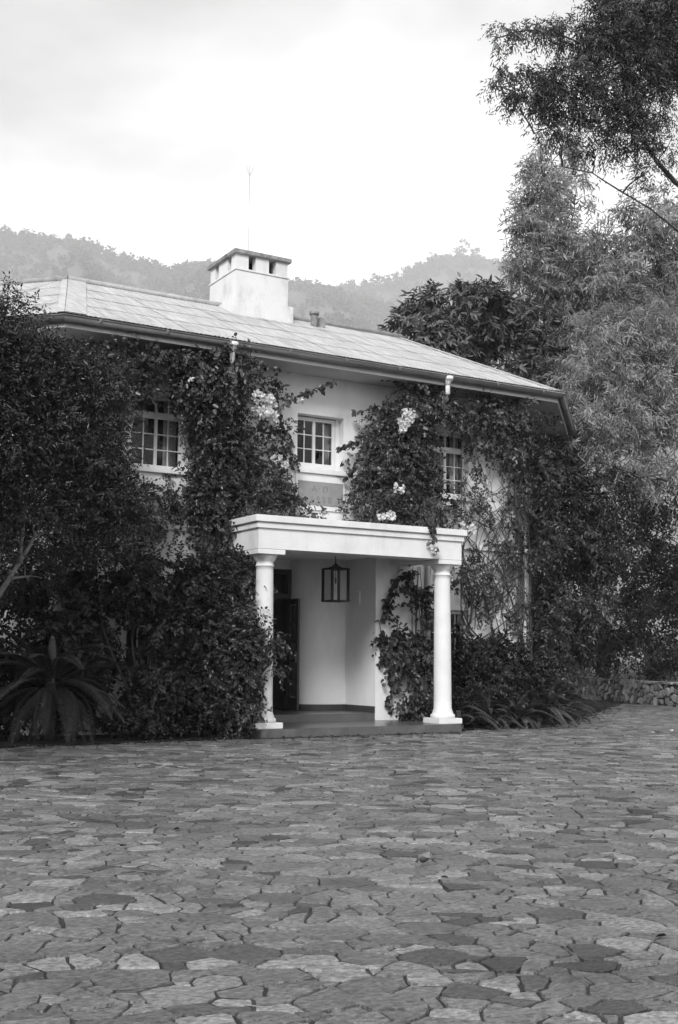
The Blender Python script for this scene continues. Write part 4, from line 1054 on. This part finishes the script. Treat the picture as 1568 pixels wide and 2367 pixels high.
def put_fronds(parent, meshes, n, z, el, r, seed, name='frond', scl=(.85, 1.15)):
    g = random.Random(seed)
    for i in range(n):
        o = link(name, meshes[i % len(meshes)], parent, (0, 0, z))
        az = 2.399963*i+g.uniform(-.2, .2); e = math.radians(g.uniform(*el))
        o.rotation_euler = (g.uniform(-.25, .25), -e, az); o.location = (r*math.cos(az), r*math.sin(az), z+g.uniform(-.04, .04))
        s_ = g.uniform(*scl); o.scale = (s_, s_, s_)
MB().lathe(0, 0, [(.085, 0), (.09, .2), (.085, .6), (.07, .80)], 12).build('trunk', M['mortar'], cyc)
cfm = [frond_mesh('frond', 1.32, 62, .15, .0085, .62+.25*k, M['cycad'], 60+k) for k in range(3)]
put_fronds(cyc, cfm, 34, .78, (-12, 55), .07, 61)
put_fronds(cyc, cfm, 24, .74, (-46, -4), .09, 62, scl=(.7, .95))
cn_ = MB(); prof = [(.045, .78), (.062, .86), (.066, 1.0), (.060, 1.2), (.046, 1.36), (.024, 1.45), (.004, 1.47)]
cn_.lathe(0, 0, prof, 14); cone = cn_.build('cone', M['cone'], cyc)
sc_v = MB()
for q in range(26):
    zq = .81+q*.0245; rq = np.interp(zq, [p[1] for p in prof], [p[0] for p in prof])
    for k in range(11):
        a = 2*math.pi*(k+.5*(q % 2))/11; c = Vector((math.cos(a), math.sin(a), 0)); s2_ = Vector((-c.y, c.x, 0))*.017
        p = Vector((0, 0, zq))+c*rq*.97
        sc_v.bm.faces.new([sc_v.bm.verts.new(p+s2_), sc_v.bm.verts.new(p+c*.014+Vector((0, 0, .012))), sc_v.bm.verts.new(p-s2_), ])
        sc_v.bm.faces.new([sc_v.bm.verts.new(p+s2_-Vector((0, 0, .012))), sc_v.bm.verts.new(p-s2_-Vector((0, 0, .012))), sc_v.bm.verts.new(p+c*.014+Vector((0, 0, .008)))])
so_ = sc_v.build('cone_scales', M['cone'], cone); so_['kind'] = 'stuff'

# ---- shrub and sword ferns right of the right column
shrub('leafy shrub beside the right porch column, under the lower window', (3.4, -.4, .05),
      [WB(1090, 1540, -.4, 42, 50, .3), WB(1150, 1530, -.4, 48, 40, .3), WB(1200, 1545, -.35, 40, 40, .3), WB(1070, 1595, -.5, 32, 40, .3), WB(1130, 1595, -.45, 50, 40, .3), WB(1195, 1600, -.4, 50, 40, .3), WB(1080, 1485, -.35, 32, 30, .25, .7), WB(1160, 1485, -.3, 32, 25, .22, .6), WB(1240, 1570, -.2, 30, 40, .3, .9), WB(1052, 1605, -.95, 14, 14, .12, .8), WB(1070, 1630, -.8, 24, 24, .15, .7)],
      'shrub_leaf', 1500, 9, .2, .06, .042, 44, shell=.3)
fm = [frond_mesh('frond', .85, 40, .075, .016, .8+.35*k, M['frond'], 70+k, vee=.2, fall=.15) for k in range(4)]
FERN = [(1090, 1672, 'sword fern just right of the right column foot', 1.0), (1150, 1675, 'sword fern arching over the paving second from the right column', 1.05), (1215, 1672, 'sword fern in the middle of the row beside the porch', 1.05),
        (1280, 1668, 'tall sword fern right of the middle of the row', 1.2), (1345, 1655, 'large sword fern near the right end of the row', 1.25), (1390, 1640, 'sword fern at the right end of the row, nearest the stone wall', 1.0), (1300, 1625, 'sword fern at the back of the row against the dark bushes', 1.3), (1215, 1640, 'sword fern half hidden behind the middle ferns', 1.1)]
FPOS = [(2.35, -.85), (2.95, -.90), (3.65, -.85), (4.5, -.55), (5.6, .30), (6.6, 1.15), (5.0, .45), (3.3, -.45)]
for i, (u, v, lab, sc0) in enumerate(FERN):
    r_ = thing('sword_fern', lab, 'fern', (FPOS[i][0], FPOS[i][1], .03), 'sword ferns along the bed right of the porch')
    put_fronds(r_, fm, 34, .02, (5, 76), .06, 80+i, scl=(.70*sc0, 1.25*sc0))

# ------------------------------------------------------------------ low rubble wall at the right
def rubble(a, b, h, thick):
    a, b = Vector(a), Vector(b); L = (b-a).length; ax = (b-a)/L; nrm = Vector((ax.y, -ax.x, 0))
    if nrm.dot(CAM-a) < 0: nrm = -nrm
    root = thing('stone_wall', 'low rubble stone wall below the dark bushes at the right edge of the paving', 'stone wall', a)
    mb = MB(); mb.prism([Vector((0, 0, 0)), ax*L, ax*L-nrm*thick, -nrm*thick], Vector((0, 0, .006)), Vector((0, 0, h-.04))); mb.build('wall_core', M['mortar'], root)
    rr = random.Random(9)
    P = darts(lambda x, y: -.5 < x < L+.5 and -.3 < y < h+.25, (-.5, L+.5, -.3, h+.25), [(.10, .15), (.06, .10)], [1800, 5000], rr)
    fr = Matrix(((ax.x, 0, nrm.x), (ax.y, 0, nrm.y), (0, 1, 0)))
    cnt = 0
    for Q in cells(P, .15, .15, rr):
        cx = sum(p[0] for p in Q)/len(Q); cy_ = sum(p[1] for p in Q)/len(Q)
        if not (0 < cx < L and .0 < cy_ < h-.02): continue
        S_ = stone_poly(Q, .012, rr, .3)
        if S_ is None: continue
        c, V, n = stone_geo(S_, rr.uniform(.03, .075), (rr.uniform(-.15, .15), rr.uniform(-.2, .2)), rr.uniform(.012, .025))
        V = [tuple(fr @ Vector(v)) for v in V]
        me = stone_mesh('stone', [(V, n, min(1, max(0, rr.gauss(.5, .25))))], M['wall_stone'])
        o = link('stone', me, root, tuple(ax*c[0]+Vector((0, 0, max(.01, c[1]))))); cnt += 1
    for k in range(int(L/.32)):
        w = rr.uniform(.24, .31); x = k*.32
        bmx = MB(); bmx.box(-w/2, w/2, -thick-.02, .05, 0, rr.uniform(.05, .085))
        for v in bmx.bm.verts: v.co = ax*(v.co.x+rr.uniform(-.02, .02))+nrm*(v.co.y+rr.uniform(-.02, .02))+Vector((0, 0, v.co.z+rr.uniform(-.012, .012)))
        me = bmx.build('cap_stone', M['wall_stone'], root, bevel=.015); a_ = me.data.attributes.new('tone', 'FLOAT', 'FACE'); a_.data.foreach_set('value', np.full(len(me.data.polygons), rr.random()*.8, np.float32))
        me.location = ax*(x+.16)+Vector((0, 0, h-.035))
rubble((16.2, 12.0, 0), (12.6, 1.9, 0), .62, .4)

# ------------------------------------------------------------------ trees and bushes at the right
FE = dict(per=9, tl=.40, L=.15, W=.030, droop=.45, up=.3, clump=7, spread=.36, shell=.3, leafdroop=.25)
b0 = ground_pt(1620, 1600)
tree('feathery_tree', 'pale feathery-leaved tree beside the right end of the roof, trunk at the right edge', 'tree', (14.75, 3.7, .3), tuple(at(1600, 900, 28.5)), .24,
     [B(1400, 800, 27.5, 90, 70), B(1480, 760, 28, 90, 70), B(1380, 880, 26.8, 70, 50), B(1460, 880, 27.5, 90, 60), B(1540, 850, 28, 70, 80), B(1400, 960, 26.5, 80, 45), B(1490, 960, 27.5, 90, 50), B(1350, 1000, 26.2, 55, 35), B(1430, 1050, 26.8, 80, 40), B(1530, 1040, 27.5, 50, 60), B(1340, 930, 26, 35, 30), B(1560, 760, 28.5, 70, 90), B(1330, 850, 27, 40, 40), B(1600, 950, 28, 60, 120), B(1310, 1060, 26.0, 40, 30, .8), B(1470, 1100, 27, 70, 35, .8)],
     dict(FE, twigs=3300, seed=101), 'feather_leaf', limb=.6,
     extra=[([at(1568, 1075, 27), at(1540, 1110, 26.8), at(1505, 1098, 26.6), at(1475, 1102, 26.4), at(1440, 1085, 26.3)], .06, .02), ([at(1560, 990, 27.3), at(1500, 930, 27), at(1450, 900, 26.8)], .07, .03)])
tree('feathery_tree', 'tall pale feathery tree whose narrow head stands against the sky left of the big branches', 'tree', (19.5, 13.5, .3), tuple(at(1345, 600, 35)), .22,
     [B(1270, 380, 34, 45, 50, .9), B(1240, 430, 34, 45, 40, .8), B(1230, 490, 34, 50, 40, .8), B(1290, 520, 34.5, 50, 50, .8), B(1225, 550, 34, 45, 35, .9), B(1270, 590, 34, 70, 45), B(1340, 570, 35, 60, 50, .9), B(1225, 620, 33.5, 50, 35), B(1300, 650, 34, 80, 45), B(1380, 650, 35, 80, 50), B(1240, 680, 33.5, 60, 35), B(1330, 720, 34, 80, 50), B(1330, 440, 35, 40, 40, .6), B(1300, 340, 34, 45, 30, .6), B(1400, 730, 35, 70, 45)],
     dict(FE, twigs=2700, seed=102, L=.19, W=.036), 'feather_leaf', limb=.65)
tree('feathery_tree', 'broad pale feathery tree filling the right edge below the sky', 'tree', (21.5, 9.5, .3), tuple(at(1560, 600, 34)), .3,
     [B(1470, 520, 33, 80, 50, .8), B(1540, 540, 33.5, 70, 60, .9), B(1430, 590, 33, 60, 40, .8), B(1500, 620, 33, 80, 45, .8), B(1570, 640, 34, 60, 60), B(1420, 660, 32.5, 60, 40), B(1490, 690, 33, 80, 45), B(1580, 730, 33.5, 60, 70), B(1400, 560, 33, 40, 30, .5), B(1450, 760, 32, 90, 50), B(1545, 455, 34, 50, 30, .6), B(1600, 560, 34, 50, 100, .8)],
     dict(FE, twigs=2200, seed=103, L=.19, W=.034), 'feather_leaf', limb=.6)
tree('tall_tree', 'tall dark tree reaching in from the right edge with layered branches against the sky', 'tree', (16.2, 1.6, .3), tuple(at(1600, 60, 25.5)), .34,
     [B(1400, 40, 24.5, 70, 45), B(1480, 60, 24.5, 90, 60), B(1330, 75, 24, 60, 22), B(1250, 72, 23.7, 60, 16, .8), B(1180, 78, 23.4, 50, 12, .7), B(1140, 92, 23.2, 22, 10, .7), B(1400, 110, 24.3, 80, 35), B(1540, 120, 24.8, 50, 60, .9), B(1480, 150, 24.3, 70, 40), B(1350, 170, 23.8, 80, 32), B(1260, 175, 23.5, 70, 24, .9), B(1190, 165, 23.2, 45, 20, .8), B(1150, 195, 23.1, 20, 18, .6), B(1430, 215, 24, 90, 38), B(1320, 235, 23.7, 80, 35), B(1240, 225, 23.4, 60, 25, .9), B(1195, 240, 23.2, 25, 14, .6), B(1500, 250, 24.3, 60, 45, .9), B(1380, 275, 23.9, 60, 25, .9), B(1290, 285, 23.6, 50, 20, .6), B(1450, 305, 24.2, 60, 28, .7), B(1530, 20, 25, 60, 40), B(1440, 0, 24.6, 80, 30), B(1540, 340, 24.8, 40, 30, .6), B(1380, 350, 24.4, 45, 22, .5), B(1300, 330, 24, 40, 20, .5), B(1500, 390, 24.8, 40, 25, .4), B(1560, 60, 25.3, 80, 120), B(1235, 305, 23.5, 14, 16, .4)],
     dict(per=9, tl=.30, L=.105, W=.026, droop=.55, up=.25, twigs=5200, seed=104, clump=6, spread=.5, shell=.25, leafdroop=.2), 'tall_leaf', limb=.72, wob=.03,
     extra=[([at(1600, 450, 25.5), at(1560, 420, 25.3), at(1520, 375, 25), at(1490, 330, 24.7), at(1450, 300, 24.4)], .065, .03), ([at(1440, 445, 25), at(1400, 420, 24.8), at(1370, 400, 24.6), at(1300, 385, 24.4)], .018, .010), ([at(1600, 560, 25.8), at(1500, 480, 25.3), at(1440, 445, 25)], .024, .016), ([at(1385, 280, 24), at(1330, 278, 23.8), at(1280, 262, 23.6)], .04, .015), ([at(1400, 112, 24.2), at(1345, 100, 24), at(1300, 82, 23.8), at(1230, 70, 23.6)], .03, .01)])
tree('broadleaf_tree', 'dark broad-leaved tree behind the right slope of the roof', 'tree', (12.6, 12.5, 0), tuple(at(1140, 740, 30)), .2,
     [B(1000, 722, 29, 55, 40), B(1080, 712, 29.5, 60, 40), B(950, 767, 28.5, 45, 40), B(1010, 792, 28.8, 60, 40), B(1120, 712, 29.5, 50, 40), B(1180, 742, 30, 60, 40), B(1240, 762, 30, 50, 45), B(1260, 832, 29.5, 50, 50), B(1090, 772, 30.5, 70, 40, .6), B(1170, 822, 30.5, 80, 50, .5), B(1230, 882, 29, 60, 40), B(1280, 902, 28.5, 50, 40), B(1060, 822, 29.5, 60, 40, .8), B(1290, 962, 28, 40, 50, .9)],
     dict(per=8, tl=.34, L=.19, W=.062, droop=.35, up=.5, twigs=2500, seed=105, clump=6, spread=.45, shell=.6, round_=True, leafdroop=.2), 'broad_leaf', 'bark_pale', limb=.5)
shrub('big dark bush hiding the right corner of the house', (9.6, 6.0, .05),
      [B(1270, 1120, 26, 60, 60), B(1330, 1160, 26, 70, 50), B(1400, 1150, 26.3, 70, 50), B(1270, 1230, 25.5, 50, 60), B(1340, 1260, 25.5, 80, 60), B(1260, 1340, 25.3, 45, 70), B(1330, 1380, 25.5, 80, 70), B(1290, 1460, 25.5, 70, 70), B(1400, 1260, 26, 60, 60), B(1242, 1000, 23.6, 14, 50, .5), B(1240, 1100, 23.6, 14, 60, .6), B(1238, 1200, 23.5, 14, 60, .6), B(1236, 1300, 23.4, 13, 60, .6), B(1236, 1400, 23.4, 13, 60, .6), B(1255, 1040, 26, 35, 40, .7), B(1300, 1050, 26.2, 40, 40, .7)],
      'dark_leaf', 3000, 8, .32, .12, .05, 106, name='bush', cat='bush', shell=.4, round_=False, droop=.35)
shrub('dark spreading bush above the stone wall with sunlit tips along its top', (17.6, 5.6, .4),
      [B(1450, 1170, 33, 70, 50), B(1530, 1150, 32, 70, 60), B(1480, 1260, 33, 80, 50), B(1560, 1280, 32, 60, 60), B(1440, 1340, 34, 90, 50), B(1530, 1370, 32.5, 80, 50), B(1430, 1430, 35.5, 90, 60), B(1540, 1450, 33, 80, 65), B(1480, 1510, 35, 110, 45), B(1390, 1500, 37, 60, 60), B(1340, 1490, 37, 60, 60), B(1600, 1380, 32, 60, 120), B(1560, 1530, 33.5, 60, 40)],
      'dark_leaf', 3400, 8, .34, .13, .05, 107, name='bush', cat='bush', shell=.4, round_=False, droop=.4)

# ------------------------------------------------------------------ litter on the paving
def litter(name, label, cat, p, size, yaw, mtl, curl):
    V = []
    for i in range(5):
        for j in range(3):
            t = i/4-.5; w = (1-4*t*t)*.3+.06; V.append((t*size, (j-1)*w*size, abs(j-1)*size*.22*curl+curl*size*.5*t*t+.004))
    F = [[i*3+j, (i+1)*3+j, (i+1)*3+j+1, i*3+j+1] for i in range(4) for j in range(2)]
    o = link(name, npmesh(name, V, F, [mtl], np.full(8, .5), smooth=True), None, p); o.rotation_euler = (0.15, 0, yaw)
    return tag(o, label, cat)
pl_ = atZ(980, 1998, .03)
litter('fallen_leaf', 'curled dead leaf lying alone on the paving in the foreground', 'leaf', (pl_.x, pl_.y, .034), .11, .3, M['bark_pale'], 1.6)
for k, (u, v, lab) in enumerate(((1552, 1692, 'white petal fallen on the paving at the far right edge'), (1510, 1696, 'dull petal fallen on the paving beside the white one at right'), (1352, 1642, 'white petal on the paving between the ferns and the stone wall'))):
    p = atZ(u, v, .03); litter('fallen_petal', lab, 'petal', (p.x, p.y, .034), .10 if k == 0 else .085, k*.9, M['petal'], 1.0)

g = np.random.default_rng(77); P = []
while len(P) < 900:
    x = g.uniform(-9, 11); y = left_edge_y(x)-abs(g.normal())*.35 if g.random() < .8 else g.uniform(-14, -2)
    if in_court(x, y-.03): P.append((x, y, .028+.006*g.random()))
P = np.array(P); d = unit(np.stack([g.normal(size=len(P)), g.normal(size=len(P)), .15*g.normal(size=len(P))], 1)); nn = unit(np.stack([.3*g.normal(size=len(P)), .3*g.normal(size=len(P)), np.ones(len(P))], 1))
V_, F_, k = leaf_arrays(P, d, nn, .03+.04*g.random(len(P)), .016+.02*g.random(len(P)), round_=True, fold=.25)
M['dry_leaf'] = mat('dry_leaf', .09, .9, .1, tone=.7)
tag(link('leaf_litter', npmesh('leaf_litter', V_, F_, [M['dry_leaf']], np.repeat(g.random(len(P)), k))), 'small dry leaves scattered along the edge of the beds', 'leaf litter', kind='stuff')

# ------------------------------------------------------------------ hills with forest
def hill(name, crest, Dn, Df, seed, ntree, tsize):
    """crest: [(u, v)] outline; the slope rises from Dn to Df away from the camera"""
    us = np.array([c[0] for c in crest]); vs = np.array([c[1] for c in crest]); g = np.random.default_rng(seed)
    nu, nt = 90, 26; U = np.linspace(us[0], us[-1], nu); H = np.interp(U, us, vs)+14
    V = np.zeros((nt, nu, 3))
    for j in range(nt):
        t = j/(nt-1); D = Dn+(Df-Dn)*t
        for i in range(nu):
            top = at(U[i], H[i], Df); d = ray(U[i], H[i]); hd = Vector((d.x, d.y, 0)).normalized()
            hx = Vector((CAM.x, CAM.y, 0))+Vector((d.x, d.y, 0))*D
            z = top.z*(t**1.25)*(1+.10*math.sin(U[i]*.021+t*5)*(1-t)*t*4)-3*(1-t)
            V[j, i] = (hx.x, hx.y, z)
    back = V[-1].copy(); bd = np.array([Fw.x, Fw.y, 0]); back = back+bd*Df*.5; back[:, 2] = -5
    V = np.concatenate([V, back[None]]); nt2 = nt+1
    F = [[j*nu+i, j*nu+i+1, (j+1)*nu+i+1, (j+1)*nu+i] for j in range(nt2-1) for i in range(nu-1)]
    o = tag(link(name, npmesh(name, V.reshape(-1, 3), F, [M['hill']], smooth=True)), kind='structure')
    return V, g
def forest(name, V, g, n, h, crest_n, blob=1.0):
    """crowns of leaf-clump faces over the slope, taller single ones along the crest"""
    nt, nu = V.shape[0]-1, V.shape[1]; P, S = [], []
    for k in range(n+crest_n):
        if k < n:
            while True:
                tj = (nt-1.02)*(.25+.75*g.random()**.8); ti = (nu-1.02)*g.random()
                if math.sin(ti*.55+tj*.9)+math.sin(ti*.23-tj*1.3+2)+math.sin(ti*1.1+tj*.4) > -1.3+.9*g.random(): break
            s = h*(.5+.9*g.random())
        else:
            tj = (nt-1.02)*(1-.03*g.random()); ti = (nu-1.02)*g.random(); s = h*(.8+1.1*g.random()**2)
        j, i = int(tj), int(ti); fj, fi = tj-j, ti-i
        P.append(V[j, i]*(1-fj)*(1-fi)+V[j, i+1]*(1-fj)*fi+V[j+1, i]*fj*(1-fi)+V[j+1, i+1]*fj*fi); S.append(s)
    P = np.array(P); S = np.array(S); m_ = 34
    I = np.repeat(np.arange(len(P)), m_)
    q = unit(g.normal(size=(len(I), 3)))*.86*g.random((len(I), 1))**.5
    w = .36+.25*g.random(len(P))
    C = P[I]+q*np.stack([S[I]*w[I]*blob, S[I]*w[I]*blob, S[I]*.42], 1)+np.array([0, 0, 1])*(S[I]*.60)[:, None]
    d = unit(g.normal(size=(len(I), 3))+np.array([0, 0, -.2])); nn = unit(q+g.normal(size=(len(I), 3))*.5+np.array([0, 0, .5]))
    sz = S[I]*.30*(.6+.7*g.random(len(I)))
    Vv, F, k = leaf_arrays(C, d, nn, sz, sz*.8)
    tn = np.repeat(.6*g.random(len(P))[I]+.4*g.random(len(I)), 2)
    o = link(name, npmesh(name, Vv, F, [M['forest']], tn)); tag(o, kind='stuff')
    # trunks of the crest trees
    return o
cl = [(-350, 540), (-100, 535), (0, 535), (60, 540), (100, 552), (200, 562), (300, 592), (400, 622), (480, 612), (580, 625), (680, 652), (760, 672), (840, 690), (950, 720), (1100, 760)]
V, g = hill('hill', cl, 450, 2300, 3, 0, 0); tag(forest('hillside_forest', V, g, 4600, 15, 800), 'hazy wooded hillside above the left roof ridge', 'forest')
crr = [(560, 720), (640, 690), (700, 672), (760, 664), (830, 654), (930, 630), (1000, 603), (1070, 590), (1130, 600), (1200, 595), (1350, 590), (1600, 600), (1900, 620)]
V2, g2 = hill('hill', crr, 1400, 2750, 4, 0, 0); tag(forest('hillside_forest', V2, g2, 4000, 17, 700), 'paler wooded hillside farther off, right of the chimney', 'forest')
# single trees that stand out on the crests
ridge = [(1068, 607, 2725, 55, 'tallest crest tree on the right hill'), (1100, 607, 2725, 38, 'rounded crest tree right of the tallest one on the right hill'), (940, 641, 2730, 30, 'lone crest tree at the left end of the wooded right crest'), (1000, 617, 2728, 37, 'broad crest tree left of the tallest on the right hill'), (715, 683, 2730, 30, 'crest tree just right of the chimney'), (12, 551, 2280, 28, 'crest tree at the left edge of the picture on the left hill')]
for i, (u, v, D, hh, lab) in enumerate(ridge):
    p = at(u, v, D); root = thing('crest_tree', lab, 'tree', tuple(p), 'trees standing out on the hill crests')
    MB().tube([(0, 0, -3), (0, 0, hh*.5)], [hh*.02, hh*.012], 6).build('trunk', M['bark'], root)
    V_, F_, tn_, _ = spray([((0, 0, hh*.62), (hh*.26, hh*.26, hh*.25), 1), ((hh*.1, 0, hh*.85), (hh*.16, hh*.16, hh*.14), .8), ((-hh*.13, 0, hh*.5), (hh*.2, hh*.2, hh*.12), .8)], 60, 5, hh*.1, hh*.11, hh*.06, seed=200+i, shell=.3)
    link('crown', npmesh('crown', V_, F_, [M['forest']], tn_), root)

# ------------------------------------------------------------------ haze
hm = bpy.data.materials.new('haze'); hm.use_nodes = True; hm.cycles.homogeneous_volume = True; t = hm.node_tree; t.nodes.clear()
pv = N(t, 'ShaderNodeVolumePrincipled'); pv.inputs['Color'].default_value = (1, 1, 1, 1); pv.inputs['Density'].default_value = .00031
pv.inputs['Density Attribute'].default_value = ''; pv.inputs['Anisotropy'].default_value = 0
om = N(t, 'ShaderNodeOutputMaterial'); t.links.new(pv.outputs[0], om.inputs['Volume'])
mb = MB(); mb.box(-7900, 7900, -7900, 7900, -6, 1110)
hzb = mb.build('haze', hm); tag(hzb, kind='stuff')
